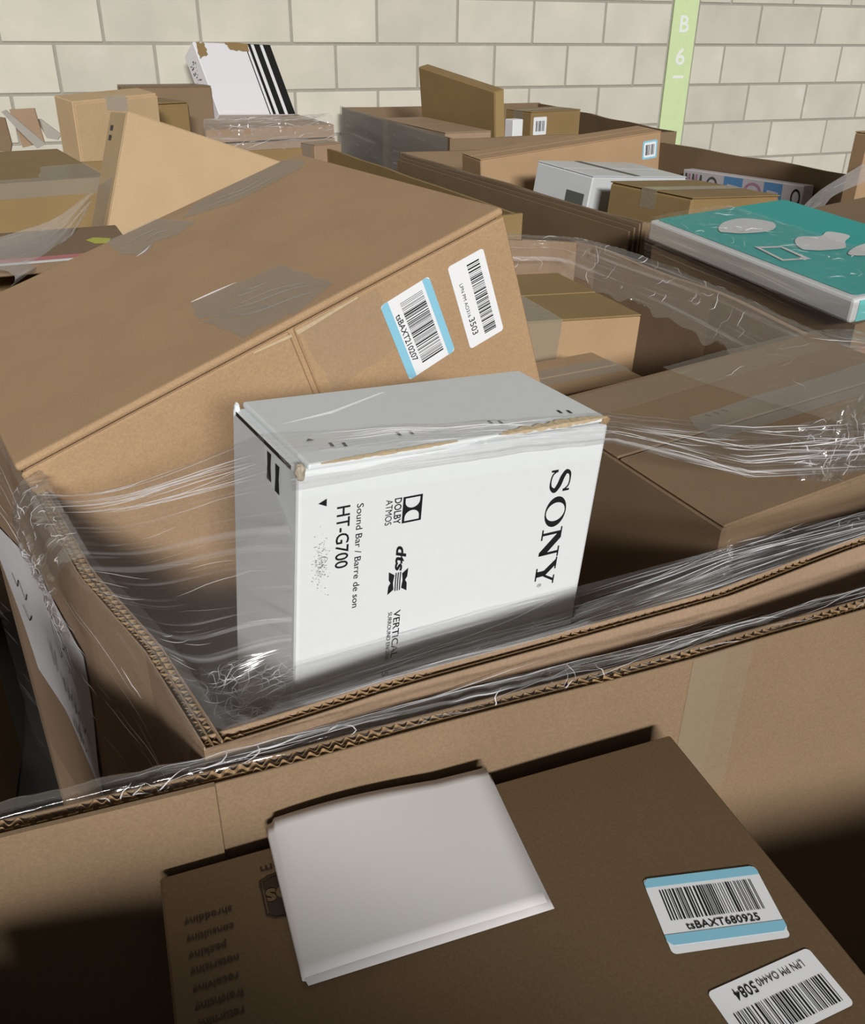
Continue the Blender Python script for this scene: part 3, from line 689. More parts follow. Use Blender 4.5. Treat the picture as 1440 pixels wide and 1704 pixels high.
tape_patch([(.252, .172), (.366, .152), (.375, .030), (.312, .004), (.300, .06), (.240, .115)], ta, tx, ty, TAPE, BA, 1)
tape_patch([(.240, .110), (.300, .07), (.312, .012), (.254, .014)], ta, tx, ty, TAPE, BA, 2, .0011)
tape_patch([(.252, .559), (.335, .559), (.366, .455), (.333, .436), (.300, .45), (.271, .419), (.250, .47)], ta, tx, ty, TAPE, BA, 3)
tape_patch([(.40, .545), (.56, .555), (.575, .50), (.55, .47), (.43, .46), (.36, .50)], ta, tx, ty, TAPE, BA, 4)
fa = (0, .001, hA); zx, zy = (1, 0, 0), (0, 0, 1)
tape_patch([(.312, -.014), (.410, -.014), (.420, -.09), (.320, -.10)], fa, zx, zy, tape_mat('tape_faint', (.5, .42, .3, 1), .18, .3), BA, 5)
mesh('torn_lip', [(.255, .0004, hA-.013), (.30, .0004, hA-.015), (.30, -.0006, hA-.018), (.255, 0, hA-.0145), (.306, .0004, hA-.014), (.385, .0004, hA-.013), (.385, 0, hA-.0145), (.306, -.0006, hA-.019)],
     [(0, 1, 2, 3), (4, 5, 6, 7)], TORN, BA)
def ridges(paths, org, parent, wd=.0009, m=None):
    V, F = [], []
    for pth in paths:
        Q = catmull(np.array(pth, float), 12); T = np.gradient(Q, axis=0); T /= np.linalg.norm(T, axis=1)[:, None]+1e-9; Nn = np.c_[-T[:, 1], T[:, 0]]; k = len(V)
        for i, (q, n_) in enumerate(zip(Q, Nn)):
            h = math.sin(math.pi*(i+.3)/11.6); a_, b_ = q-n_*wd*h, q+n_*wd*h
            V += [(org[0]+a_[0], org[1]+a_[1], org[2]+.0010), (org[0]+q[0], org[1]+q[1], org[2]+.0012+.0012*h), (org[0]+b_[0], org[1]+b_[1], org[2]+.0010)]
        for i in range(11):
            for c in (0, 1): F.append((k+3*i+c, k+3*i+c+1, k+3*i+c+4, k+3*i+c+3))
    o = mesh('tape_wrinkles', V, F, m or TAPE, parent, True); o['kind'] = 'stuff'; return o
ridges([[(.265, .105), (.295, .085), (.34, .07), (.372, .035)], [(.285, .14), (.30, .12), (.318, .115)], [(.262, .10), (.285, .06), (.33, .045), (.36, .03)], [(.30, .145), (.312, .125), (.335, .12)], [(.29, .10), (.33, .09), (.36, .065)],
        [(.27, .50), (.30, .51), (.335, .50)], [(.285, .47), (.31, .485), (.33, .475)], [(.42, .52), (.46, .50), (.52, .515)], [(.40, .50), (.45, .485), (.53, .49)]], (0, 0, hA), BA)
ridges([[(.253, .173), (.275, .169), (.31, .164)], [(.262, .425), (.275, .43), (.29, .445)]], (0, 0, hA), BA, .0006, CREASE_GLINT)  # pale lines paint highlights on the tape wrinkles
# labels read downwards, their tops to the right
_ex = np.array((.062, 0, -.998)); _ey = np.array((.998, 0, .062))
shipping_label(BA, np.array(fa)+np.array((.4065, 0, -.0355)), _ex, _ey, .100, .068, 'tsBAXT210207', True, 31, 'white label with blue end bands and barcode tsBAXT210207', cr=.004)
_o = np.array(fa)+np.array((.5000, 0, -.0330)); _ex = np.array((.01, 0, -1.)); _ey = np.array((1., 0, .01))
L3 = flat('shipping_label', rrect(0, 0, .1075, .0512, .004), _o, _ex, _ey, LABEL, BA, .0006, 'plain white barcode label ending in 3503')
barcode(_o+_ex*.009+_ey*.0245, _ex, _ey, .090, .0175, L3, 37)
text('LPN PM AO316', _o+_ex*.026+_ey*.0085, _ex, _ey, .0045, .043, INK, L3, lift=.0010)
text('3503', _o+_ex*.0715+_ey*.0085, _ex, _ey, .0080, .0215, INK, L3, bold=.004, lift=.0010)

# --- carton at the right of the front bulk box, under film
NB = thing('wide_carton', 'wide dark brown carton under film, right of the white box', 'box', (.2939, .7834, -1.4582), ((.8721, .4874, .0435), (-.489, .8714, .0392), (-.019, -.055, .998)))
Nd = (.469, .31, 1.05)
box('body', (0, 0, 0), (Nd[0], Nd[1], Nd[2]-.004), KRAFT_D, NB, .003)
box('top_flap', (0, 0, Nd[2]-.0035), (Nd[0], .1535, Nd[2]), KRAFT_D, NB, .0014); box('top_flap', (0, .1565, Nd[2]-.0035), (Nd[0], Nd[1], Nd[2]), KRAFT_D, NB, .0014)
tape_patch([(.11, .13), (.13, .19), (.46, .20), (.46, .135)], (0, 0, Nd[2]), tx, ty, TAPE, NB, 7)
tape_patch([(.03, .30), (.44, .305), (.44, .255), (.03, .245)], (0, 0, Nd[2]), tx, ty, tape_mat('tape_faint', (.5, .42, .3, 1), .18, .3), NB, 8)
for a in (.15, .163, .176): flat('print_mark', [(0, 0), (.004, -.006), (.007, -.005), (.003, .002)], (a, .185, Nd[2]), tx, ty, INK, NB)
# --- carton with the curved arrow print
KB = thing('taped_carton', 'brown carton with clear tape and a black curved arrow print', 'box', (.0947, 1.4179, -.7894), ((.9321, .36, -.0384), (-.3603, .9328, 0), (.036, .014, .999)))
Kd = (.27, .31, .36)
box('body', (0, 0, 0), (Kd[0], Kd[1], Kd[2]-.004), KRAFT, KB, .002)
box('top_flap', (0, 0, Kd[2]-.0035), (Kd[0], .153, Kd[2]), KRAFT_G, KB, .0014); box('top_flap', (0, .157, Kd[2]-.0035), (Kd[0], Kd[1], Kd[2]), KRAFT_G, KB, .0014)
mesh('tape', [(.045, Kd[1], Kd[2]+.0008), (.115, Kd[1], Kd[2]+.0008), (.045, -.0008, Kd[2]+.0008), (.115, -.0008, Kd[2]+.0008), (.04, -.0008, Kd[2]-.15), (.105, -.0008, Kd[2]-.16)], [(0, 1, 3, 2), (2, 3, 5, 4)], TAPE_T, KB)
_t = np.linspace(0, 1, 22); arc = np.c_[.085+.17*_t, -.088-.10*_t**1.7]; wd = .010*(1-.72*_t)
curve_ring = [(x, y+w_) for (x, y), w_ in zip(arc, wd)]+[(x, y-w_) for (x, y), w_ in zip(arc[::-1], wd[::-1])]
flat('curved_arrow', curve_ring, (0, 0, Kd[2]), (1, 0, 0), (0, 0, 1), INK, KB, .0007)
# --- low carton in front of it with a tape end
carton('small_carton', 'small brown carton with a tape scrap, before the arrow print carton', (.118, 1.14, -.80), (.88, .475, 0), (-.475, .88, 0), (0, 0, 1), (.22, .13, .345), KRAFT, TAPE)

# ------------------------------------------------------------------ second row: right bulk box and its contents
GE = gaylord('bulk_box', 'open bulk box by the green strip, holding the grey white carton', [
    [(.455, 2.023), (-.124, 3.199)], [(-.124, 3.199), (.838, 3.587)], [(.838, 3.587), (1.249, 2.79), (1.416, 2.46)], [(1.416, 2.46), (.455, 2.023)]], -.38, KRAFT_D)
for k in range(3): ribbon_wall('doubled_sheet', [(.455-.013*k, 2.023-.010*k), (-.095-.013*k, 3.135-.010*k)], -.0085, .004, Z0-.75, Z0-.383-.006*k, KRAFT_D, GE, .08)
MB_ = carton('long_carton', 'long brown carton with a pale blue label at its right end', *nearer(.95, (.2161, 3.0979, -1.475), (.9074, .4105, .0901), (-.4145, .9095, .0312), (-.069, -.066, .995)), (.696, .138, 1.1), KRAFT, None)
flat('shipping_label', rrect(.622, 1.015, .682, 1.075, .006), (0, 0, 0), (1, 0, 0), (0, 0, 1), BLUE, MB_, .0008, 'pale blue edged barcode label'); barcode((.634, -.0005, 1.028), (1, 0, 0), (0, 0, 1), .036, .034, MB_, 5, 12, .0012)
flat('label_face', rrect(.628, 1.021, .676, 1.069, .004), (0, 0, 0), (1, 0, 0), (0, 0, 1), LABEL, MB_, .001)
for a, b in ((.06, .87), (.40, .95)): flat('tape', [(a, b), (a+.012, b), (a+.012, b+.05), (a, b+.05)], (0, 0, 0), (1, 0, 0), (0, 0, 1), TAPE_T, MB_, .001)
GREYW = plain('grey_white_board', (.62, .64, .65, 1), .4, .04, 20)
WB = carton('white_carton', 'grey white carton with a dark stripe across its top', *nearer(.95, (.3232, 2.7054, -1.4221), (.7546, .65, -.0897), (-.6447, .7599, .0832), (.122, -.005, .992)), (.46, .225, 1.05), GREYW, None, bev=.004)
DKST = plain('dark_grey_print', (.10, .105, .09, 1), .6)
flat('dark_stripe', [(.195, 0), (.225, 0), (.195, .225), (.165, .225)], (0, 0, 1.05), (1, 0, 0), (0, 1, 0), DKST, WB, .0006)
flat('dark_panel', [(.02, .955), (.09, .955), (.09, .995), (.02, .995)], (0, 0, 0), (0, 1, 0), (0, 0, 1), DKST, WB, -.0008)
E2B = carton('taped_brown_carton', 'dull brown carton with shiny tape, in front of the grey white carton', *nearer(.95, (.5958, 2.3458, -1.4325), (.8229, .5644, -.0656), (-.5653, .8249, .0064), (.058, .032, .998)), (.36, .30, 1.05), KRAFT_G, TAPE_T, bev=.006)
# printed toy box along the far wall
_e2 = (np.array((1.213, 3.003))-np.array((.95, 3.513))); _l = np.linalg.norm(_e2); _e2 /= _l
TB = thing('printed_toy_box', 'white toy box with blue and pink print, along the inside of an open bulk box', 'box', *(lambda q: (q[0], q[1:]))(nearer(.95, (.95, 3.513, -1.46), (_e2[0], _e2[1], .04), (-_e2[1], _e2[0], 0), (-.02, .02, .999))))
TOYW = plain('toy_box_white', (.66, .62, .66, 1), .4, .05, 60); TOYB = plain('toy_box_blue', (.13, .33, .62, 1), .4, .08, 60); TOYP = plain('toy_box_pink', (.50, .26, .40, 1), .4, .1, 60)
hT = .99
box('body', (0, 0, 0), (_l, .045, hT), TOYW, TB, .002)
for a, b in ((.215, .305), (.405, .485)): flat('blue_panel', [(a, hT-.075), (b, hT-.075), (b, hT-.004), (a, hT-.004)], (0, 0, 0), (1, 0, 0), (0, 0, 1), TOYB, TB, .0006)
for cx, rx, m_ in ((.155, .028, DKST), (.355, .040, TOYP), (.545, .020, INK)):
    co, F = polys2d([[ell(cx, hT-.040, rx, .028), ell(cx, hT-.040, rx*.72, .020)]]); place2d('ring_print', co, F, (0, 0, 0), (1, 0, 0), (0, 0, 1), m_, TB, .0008)
for a, b in ((.232, .285), (.420, .470)): flat('white_print', [(a, hT-.045), (b, hT-.048), (b, hT-.032), (a, hT-.028)], (0, 0, 0), (1, 0, 0), (0, 0, 1), TOYW, TB, .001)
for i, a in enumerate((.012, .030, .050, .068, .09)): flat('pink_print', [(a, hT-.03), (a+.013, hT-.032), (a+.011, hT-.012), (a+.003, hT-.010)], (0, 0, 0), (1, 0, 0), (0, 0, 1), TOYP if i % 2 else DKST, TB, .0008)
carton('upright_carton', 'tall brown carton standing at the right edge of the picture', *nearer(.95, (1.222, 2.72, -1.47), (.89, .456, 0), (-.456, .89, 0), (0, 0, 1)), (.12, .05, 1.21), KRAFT, None)

# teal box on a film wrapped stack
Fo = np.array((.64, 1.348, -.402)); Xx = ((.9032, .426, .0526), (-.4286, .9018, .0553), (-.024, -.072, .997)); Xd = (.34, .512, .041)
TEAL = plain('teal_print', (.03, .38, .36, 1), .5, .05, 12, spec=.2); TEAL_S = plain('teal_side', (.16, .55, .54, 1), .4, .05, 12); PALE = plain('pale_print', (.62, .63, .64, 1), .35, .04, 12)
XB = thing('teal_box', 'flat teal and white printed box under film at the right', 'box', Fo, Xx)
box('body', (0, 0, 0), (Xd[0], Xd[1], Xd[2]-.002), PALE, XB, .005, 2)
flat('teal_top', rrect(.014, .012, Xd[0], Xd[1]-.004, .01), (0, 0, Xd[2]-.002), (1, 0, 0), (0, 1, 0), TEAL, XB, .0008)
flat('teal_end', [(.012, .002), (Xd[0], .002), (Xd[0], .036), (.012, .036)], (0, 0, 0), (1, 0, 0), (0, 0, 1), TEAL_S, XB, .0008)
flat('leaf_print', smooth([(.115, .215), (.135, .265), (.165, .285), (.200, .270), (.235, .285), (.25, .25), (.215, .225), (.18, .195), (.15, .20)]), (0, 0, Xd[2]), (1, 0, 0), (0, 1, 0), PALE, XB, .0006)
flat('leaf_print', smooth([(.16, .165), (.20, .19), (.25, .20), (.31, .19), (.335, .15), (.28, .11), (.22, .13)]), (0, 0, Xd[2]), (1, 0, 0), (0, 1, 0), PALE, XB, .0006)
flat('leaf_print', smooth([(.06, .37), (.10, .42), (.16, .43), (.19, .38), (.15, .34), (.10, .345)]), (0, 0, Xd[2]), (1, 0, 0), (0, 1, 0), PALE, XB, .0006)
co, F = polys2d([[[(.035, .19), (.085, .175), (.095, .255), (.05, .275)], [(.043, .196), (.078, .186), (.087, .249), (.054, .262)]]]); place2d('framed_print', co, F, (0, 0, Xd[2]), (1, 0, 0), (0, 1, 0), PALE, XB, .0006)
FP = [(.655, 1.365), (.437, 1.815), (.62, 1.93), (1.30, 2.25), (1.50, 1.78), (.95, 1.50)]
GF = thing('wrapped_stack', 'film wrapped stack of flattened brown board carrying the teal box', 'stack', (0, 0, -Z0))
RED = cardboard('kraft_reddish', (.36, .17, .09))
nP = len(FP); cxy = np.mean(FP, axis=0)
rn = random.Random(12); z = .02
for i in range(24):
    h = (Z0-.402-.02)/24; k = 1+rn.uniform(-.006, .006); P = [tuple(cxy+(np.array(p)-cxy)*k+np.array((rn.uniform(-.004, .004), rn.uniform(-.004, .004)))) for p in FP]
    # tops follow the slight tilt of the teal box at the highest layers
    zt = lambda p, zz: zz+((p[0]-.64)*.058+(p[1]-1.35)*.077)*max(0, min(1, (i-14)/9))
    mesh('board_layer', [(x, y, zt((x, y), z)) for x, y in P]+[(x, y, zt((x, y), z+h*.86)) for x, y in P], [tuple(range(nP-1, -1, -1)), tuple(range(nP, 2*nP))]+[(a, (a+1) % nP, nP+(a+1) % nP, nP+a) for a in range(nP)], RED if i == 22 else KRAFT_D, GF)
    z += h

# ------------------------------------------------------------------ second row: left bulk box
GH = gaylord('bulk_box', 'open bulk box holding the leaning flat carton', [
    [(.209, 2.223), (-.87, 1.68)], [(-.87, 1.68), (-1.44, 2.86)], [(-1.44, 2.86), (-.657, 3.371), (-.422, 3.516)], [(-.422, 3.516), (.209, 2.223)]], -.4, KRAFT_G)
flat('tape', [(0, -.10), (.05, -.10), (.05, 0), (0, 0)], (.05, 2.53, Z0-.402), (-.44, .9, 0), (0, 0, 1), TAPE, GH, .003)
Tx = ((.8063, .4872, -.3354), (-.5329, .8444, -.0547), (.257, .223, .94))
To = np.array((-.69, 2.17, -.18))-np.array(Tx[2])*1.30
TC = thing('leaning_carton', 'light brown flat carton leaning with one corner pointing up', 'box', To, Tx)
box('body', (0, .012, 0), (.60, .155, 1.296), KRAFT_L, TC, .002); box('front_panel', (0, 0, 0), (.60, .0105, 1.30), KRAFT_L, TC, .003)
flat('slot_shade', [(.045, -.262), (.21, -.260), (.21, -.2545), (.045, -.2565)], (0, 0, 1.30), (1, 0, 0), (0, 0, 1), plain('slot_shadow', (.06, .045, .025, 1), .8), TC, .0006)  # flat dark strips paint the shade in the slots
flat('slot_shade', [(.02, -.300), (.20, -.290), (.20, -.287), (.02, -.297)], (0, 0, 1.30), (1, 0, 0), (0, 0, 1), MATS['slot_shadow'], TC, .0006)
for b in (.03, .052): flat('print_mark', [(.105, -b), (.13, -b), (.13, -b-.012), (.105, -b-.012)], (0, 0, 1.296), (0, 1, 0), (0, 0, 1), INK, TC, -.0008)
tape_patch([(.03, -.14), (.15, -.17), (.15, -.33), (.05, -.33)], (0, 0, 1.296), (0, 1, 0), (0, 0, 1), TAPE, TC, 21, -.0012)
R1 = thing('taped_carton', 'brown carton edged with tape, left of the leaning flat carton', 'box', (-1.28, 2.02, -1.48), ((.69, .724, 0), (-.3, .954, 0), (0, 0, 1)))
box('body', (0, 0, 0), (.555, .62, 1.14), KRAFT_G, R1, .003)
mesh('tape', [(0, .05, 1.1412), (.555, .05, 1.1412), (0, -.001, 1.1412), (.555, -.001, 1.1412), (0, -.001, 1.105), (.555, -.001, 1.105)], [(0, 2, 3, 1), (2, 4, 5, 3)], TAPE, R1)
tape_patch([(.40, .04), (.555, .05), (.555, .26), (.44, .24)], (0, 0, 1.14), tx, ty, TAPE, R1, 31, .0012)
R2 = thing('flat_carton', 'flat brown carton with a pink and white striped edge at the left', 'box', (-.926, 1.48, -.3985), ((.89, .456, 0), (-.40, .917, 0), (0, 0, 1)))
box('body', (0, 0, 0), (.42, .30, .0185), KRAFT_D, R2, .002)
PINK = plain('pink_print', (.52, .16, .17, 1), .5, .1, 30); YEL = plain('yellow_sticker', (.50, .50, .06, 1), .5, .2, 60)
flat('pink_stripe', [(0, .020), (.42, .020), (.42, .050), (0, .050)], (0, 0, .0185), tx, ty, PINK, R2, .0006); flat('white_stripe', [(0, 0), (.42, 0), (.42, .019), (0, .019)], (0, 0, .0185), tx, ty, LABEL, R2, .0006)
flat('yellow_sticker', [(.345, .165), (.362, .185), (.392, .165), (.382, .118), (.358, .125)], (0, 0, .0185), tx, ty, YEL, R2, .0006)
# boxes behind
QB = thing('square_carton', 'tan carton with a strip of glossy tape, behind the leaning carton', 'box', (-1.2806, 3.3629, -1.47), ((.6659, .7451, .0369), (-.7439, .6594, .1085), (.056, -.1, .993)))
box('body', (0, .006, 0), (.324, .123, 1.236), KRAFT_L, QB, .003); box('front_panel', (.004, -.001, 0), (.324, .005, 1.228), KRAFT_L, QB, .002)
mesh('tape', [(.12, .03, 1.2368), (.20, .03, 1.2368), (.12, -.0018, 1.2368), (.20, -.0018, 1.2368), (.12, -.0018, 1.20), (.20, -.0018, 1.19)], [(0, 1, 3, 2), (2, 3, 5, 4)], tape_mat('glossy_tape', (.55, .5, .42, 1), .6, .12), QB)
carton('crumpled_carton', 'crumpled taped carton between the tan carton and the black striped box', (-1.13, 3.66, -1.47), (.74, .67, 0), (-.67, .74, .0), (0, 0, 1), (.22, .26, 1.19), KRAFT_G, TAPE, bev=.01)
carton('back_carton', 'low film covered carton against the block wall, behind the tan carton', (-1.27, 3.93, -1.47), (.93, .37, 0), (-.37, .93, 0), (0, 0, 1), (.36, .17, 1.232), KRAFT_D, TAPE)
ST = thing('flat_stack', 'film wrapped stack of flat cartons under the black striped box', 'stack', (0, 0, -Z0))
qy = [(-.87, 3.635), (-.419, 3.904), (-.62, 4.33), (-.99, 4.14)]; z = .02
for i in range(22):
    h = (Z0-.36-.02)/22; rn = random.Random(i); P = [(x+rn.uniform(-.006, .006), y+rn.uniform(-.006, .006)) for x, y in qy]
    mesh('flat_carton', [(x, y, z) for x, y in P]+[(x, y, z+h*.9) for x, y in P], [(3, 2, 1, 0), (4, 5, 6, 7)]+[(a, (a+1) % 4, 4+(a+1) % 4, 4+a) for a in range(4)], KRAFT_P, ST); z += h
carton('wrapped_carton', 'small film topped carton at the right end of the wrapped flat stack', (-.435, 3.40, -1.47), (.74, .672, 0), (-.672, .74, 0), (0, 0, 1), (.12, .09, 1.085), KRAFT_P, TAPE)
ZB = thing('striped_box', 'white box with black stripes leaning near the block wall', 'box', (-.9094, 4.05, -.3450), ((.748, .6623, -.0425), (-.5599, .5954, -.5762), (-.356, .455, .816)))
box('body', (0, 0, 0), (.376, .102, .327), plain('bright_white_board', (.80, .79, .82, 1), .4, .02, 30), ZB, .004)
for a, b in ((.245, .250), (.262, .276), (.292, .322), (.338, .376)): flat('black_stripe', [(a, 0), (b, 0), (b, .327), (a, .327)], (0, 0, 0), (1, 0, 0), (0, 0, 1), INK, ZB, .0008)
flat('torn_board', ragged([(.165, .295), (.255, .29), (.26, .327), (.15, .327)], 3, .004), (0, 0, 0), (1, 0, 0), (0, 0, 1), KRAFT_G, ZB, .0012)
flat('torn_board', ragged([(.004, .25), (.05, .27), (.05, .322), (.012, .325)], 4, .005), (0, 0, 0), (1, 0, 0), (0, 0, 1), KRAFT_G, ZB, .0012)
rn = random.Random(4); V, F = [], []
for i in range(60):
    a, b = rn.uniform(.03, .075), rn.uniform(.02, .27); k = len(V); s = rn.uniform(.004, .011); V += [(a, b), (a+s, b), (a+s, b+s*.5), (a, b+s*.5)]; F.append((k, k+1, k+2, k+3))
lt = place2d('small_print', np.array(V), F, (0, 0, 0), (0, 1, 0), (0, 0, 1), INK, ZB, -.0008); lt['kind'] = 'stuff'
# torn paper and board scraps at the far left
def scrap(name, label, pts, m, th=.006, cat='scrap'):
    t = thing(name, label, cat, (0, 0, 0)); P = np.array(pts, float); n = len(P); nn = np.cross(P[1]-P[0], P[2]-P[0]); nn /= np.linalg.norm(nn)
    V = [tuple(p) for p in P]+[tuple(p+nn*th) for p in P]; mesh('board', V, [tuple(range(n)), tuple(range(2*n-1, n-1, -1))]+[(i, (i+1) % n, n+(i+1) % n, n+i) for i in range(n)], m, t); return t
WRAPC = plain('pale_wrap', (.40, .37, .33, 1), .4, .1, 20)
scrap('scrap_board', 'torn brown board scrap poking up at the far left', [(-1.455, 3.3, -0.2727), (-1.369, 3.3, -0.268), (-1.356, 3.3, -0.376), (-1.434, 3.3, -0.3942)], KRAFT_P)
scrap('paper_scrap', 'white paper strip behind the torn brown board scrap', [(-1.386, 3.34, -0.3054), (-1.371, 3.34, -0.3053), (-1.308, 3.34, -0.3546), (-1.324, 3.34, -0.3722), (-1.361, 3.34, -0.3668)], WRAPC)
scrap('film_scrap', 'pale twisted wrapping strip across the torn brown board scrap', [(-1.466, 3.26, -0.277), (-1.45, 3.26, -0.2713), (-1.336, 3.26, -0.3771), (-1.368, 3.26, -0.3908), (-1.428, 3.26, -0.3251)], WRAPC)
scrap('dark_scrap', 'dark brown board scrap at the left edge of the picture', [(-1.494, 3.22, -0.2851), (-1.44, 3.22, -0.2919), (-1.434, 3.22, -0.3737), (-1.443, 3.22, -0.3965), (-1.52, 3.22, -0.3973)], KRAFT_D)

# ------------------------------------------------------------------ third row: far bulk box
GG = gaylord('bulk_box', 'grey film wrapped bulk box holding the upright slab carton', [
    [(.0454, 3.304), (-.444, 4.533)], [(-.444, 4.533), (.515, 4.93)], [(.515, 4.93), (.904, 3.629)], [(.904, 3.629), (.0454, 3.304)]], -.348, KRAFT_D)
carton('flat_topped_carton', 'flat topped tan carton left of the upright slab carton', (.03, 3.45, -1.46), (.86, .51, 0), (-.37, .93, 0), (0, 0, 1), (.19, .58, 1.115), KRAFT_P, None)
PB = thing('slab_carton', 'upright thin tan slab carton standing against the block wall', 'box', np.array((-.0792, 4.07, -.1584))-np.array((-.07, -.235, .969))*1.3, ((.6173, -.7736, -.1431), (.7836, .5883, .1997), (-.07, -.235, .969)))
box('body', (0, 0, 0), (.477, .05, 1.3), KRAFT_G, PB, .004)
for a in (.10, .20): flat('staple_mark', [(a, .97), (a+.006, .97), (a+.006, 1.0), (a, 1.0)], (0, 0, 0), (1, 0, 0), (0, 0, 1), DARKBOARD, PB, .0008)
mesh('tape', [(.478, .004, .95), (.478, .046, .95), (.478, .046, 1.296), (.478, .004, 1.296)], [(0, 1, 2, 3)], tape_mat('amber_lit_side', (.55, .38, .17, 1), .75, .2), PB)  # bright amber strip paints the lit side of the slab
GSB = carton('small_labelled_carton', 'small brown carton with a white barcode label, right of the slab', *nearer(1.055, (.368, 3.78, -1.394), (.76, .65, 0), (-.5, .866, 0), (0, 0, 1)), (.26, .16, 1.094), KRAFT_G, TAPE)
flat('shipping_label', rrect(.012, 1.009, .080, 1.074, .005), (0, 0, 0), (1, 0, 0), (0, 0, 1), LABEL, GSB, .0008, 'white barcode label'); barcode((.024, -.0005, 1.022), (1, 0, 0), (0, 0, 1), .044, .038, GSB, 8, 10, .0012)
WS = thing('small_white_box', 'small white box squeezed between the upright slab and the small labelled carton', 'box', (.300, 3.80, -1.46), ((.80, .6, 0), (-.6, .8, 0), (0, 0, 1)))
box('body', (0, 0, 0), (.053, .05, 1.129), LABEL, WS, .003); flat('blue_print', [(.012, 1.03), (.04, 1.03), (.04, 1.058), (.012, 1.058)], (0, 0, 0), (1, 0, 0), (0, 0, 1), BLUE, WS, .0008)

# ------------------------------------------------------------------ stretch film
ROWS = {}
ROWS['left'] = [[(-0.385, 0.735, -0.392), (-0.2452, 0.628, -0.3243), (-0.1173, 0.561, -0.2485)],
    [(-0.345, 0.69, -0.394), (-0.2244, 0.6013, -0.3338), (-0.1157, 0.5526, -0.2657)],
    [(-0.293, 0.619, -0.396), (-0.1872, 0.5445, -0.3543), (-0.0934, 0.51, -0.3046)],
    [(-0.25, 0.567, -0.396), (-0.1671, 0.5174, -0.3768), (-0.0963, 0.5078, -0.3496)],
    [(-0.209, 0.52, -0.396), (-0.1479, 0.4929, -0.3972), (-0.0989, 0.5058, -0.3904)],
    [(-0.155, 0.44, -0.396), (-0.1223, 0.4514, -0.4218), (-0.1016, 0.5028, -0.4395)]]
ROWS['band'] = [[(-0.1201, 0.5641, -0.2476), (-0.0397, 0.5957, -0.2537), (0.0543, 0.6298, -0.2618), (0.1384, 0.6598, -0.2689), (0.2933, 0.76, -0.3231), (0.8, 0.9, -0.362)],
    [(-0.1052, 0.5395, -0.2479), (-0.0226, 0.5676, -0.2533), (0.0679, 0.6065, -0.2678), (0.1445, 0.6531, -0.2782), (0.2924, 0.75, -0.335), (0.8, 0.885, -0.372)],
    [(-0.0898, 0.5107, -0.2613), (-0.0162, 0.5545, -0.2698), (0.0676, 0.6054, -0.2784), (0.1442, 0.6521, -0.288), (0.2918, 0.74, -0.3486), (0.8, 0.875, -0.382)],
    [(-0.0899, 0.5097, -0.2678), (-0.0165, 0.5543, -0.2747), (0.0672, 0.6053, -0.2833), (0.1437, 0.6519, -0.2946), (0.2912, 0.73, -0.3621), (0.8, 0.865, -0.394)]]
ROWS['front'] = [[(-0.0891, 0.5101, -0.272), (0.0084, 0.5695, -0.2877), (0.1263, 0.6413, -0.3037), (0.2473, 0.66, -0.3303), (0.4024, 0.75, -0.355), (0.795, 0.88, -0.375)],
    [(-0.0962, 0.5068, -0.3501), (0.0097, 0.5713, -0.3653), (0.1236, 0.6407, -0.3813), (0.2431, 0.64, -0.345), (0.4008, 0.74, -0.3657), (0.795, 0.878, -0.38)],
    [(-0.0993, 0.5054, -0.3877), (0.0102, 0.572, -0.3991), (0.1256, 0.6422, -0.4122), (0.2456, 0.63, -0.3619), (0.4065, 0.74, -0.389), (0.79, 0.874, -0.385)],
    [(-0.1066, 0.4979, -0.4224), (0.0107, 0.5692, -0.4289), (0.1271, 0.64, -0.4386), (0.2461, 0.62, -0.3817), (0.3982, 0.715, -0.3983), (0.785, 0.87, -0.39)],
    [(-0.135, 0.425, -0.394), (-0.03, 0.478, -0.394), (0.099, 0.535, -0.394), (0.24, 0.6, -0.394), (0.384, 0.683, -0.394), (0.56, 0.765, -0.394), (0.785, 0.866, -0.394)]]
ROWS['front_low'] = [[(-0.1025, 0.4996, -0.4034), (0.0104, 0.5683, -0.4124), (0.1259, 0.6385, -0.4237), (0.2449, 0.6225, -0.3703), (0.4007, 0.7246, -0.3921), (0.7844, 0.8685, -0.386)],
    [(-0.1062, 0.4959, -0.4207), (0.0106, 0.5669, -0.4272), (0.1266, 0.6374, -0.4368), (0.2451, 0.6175, -0.3801), (0.3966, 0.7121, -0.3967), (0.7819, 0.8665, -0.3884)],
    [(-0.135, 0.424, -0.392), (-0.03, 0.477, -0.392), (0.099, 0.534, -0.392), (0.24, 0.599, -0.392), (0.384, 0.682, -0.392), (0.56, 0.764, -0.392), (0.785, 0.865, -0.392)]]
ROWS['front_out'] = [[(-0.1458, 0.4252, -0.3935), (-0.0338, 0.4812, -0.3935), (0.0952, 0.5382, -0.3935), (0.2362, 0.6032, -0.3935), (0.3802, 0.6862, -0.3935), (0.5562, 0.7702, -0.3935), (0.7912, 0.8742, -0.3935)],
    [(-0.1403, 0.4134, -0.396), (-0.0283, 0.4694, -0.396), (0.1007, 0.5264, -0.396), (0.2417, 0.5914, -0.396), (0.3857, 0.6744, -0.396), (0.5617, 0.7584, -0.396), (0.7967, 0.8624, -0.396)],
    [(-0.1395, 0.4116, -0.42), (-0.0275, 0.4676, -0.42), (0.1015, 0.5246, -0.42), (0.2425, 0.5896, -0.42), (0.3865, 0.6726, -0.42), (0.5625, 0.7566, -0.42), (0.7975, 0.8606, -0.42)],
    [(-0.1395, 0.4116, -0.47), (-0.0275, 0.4676, -0.47), (0.1015, 0.5246, -0.47), (0.2425, 0.5896, -0.47), (0.3865, 0.6726, -0.47), (0.5625, 0.7566, -0.47), (0.7975, 0.8606, -0.47)]]
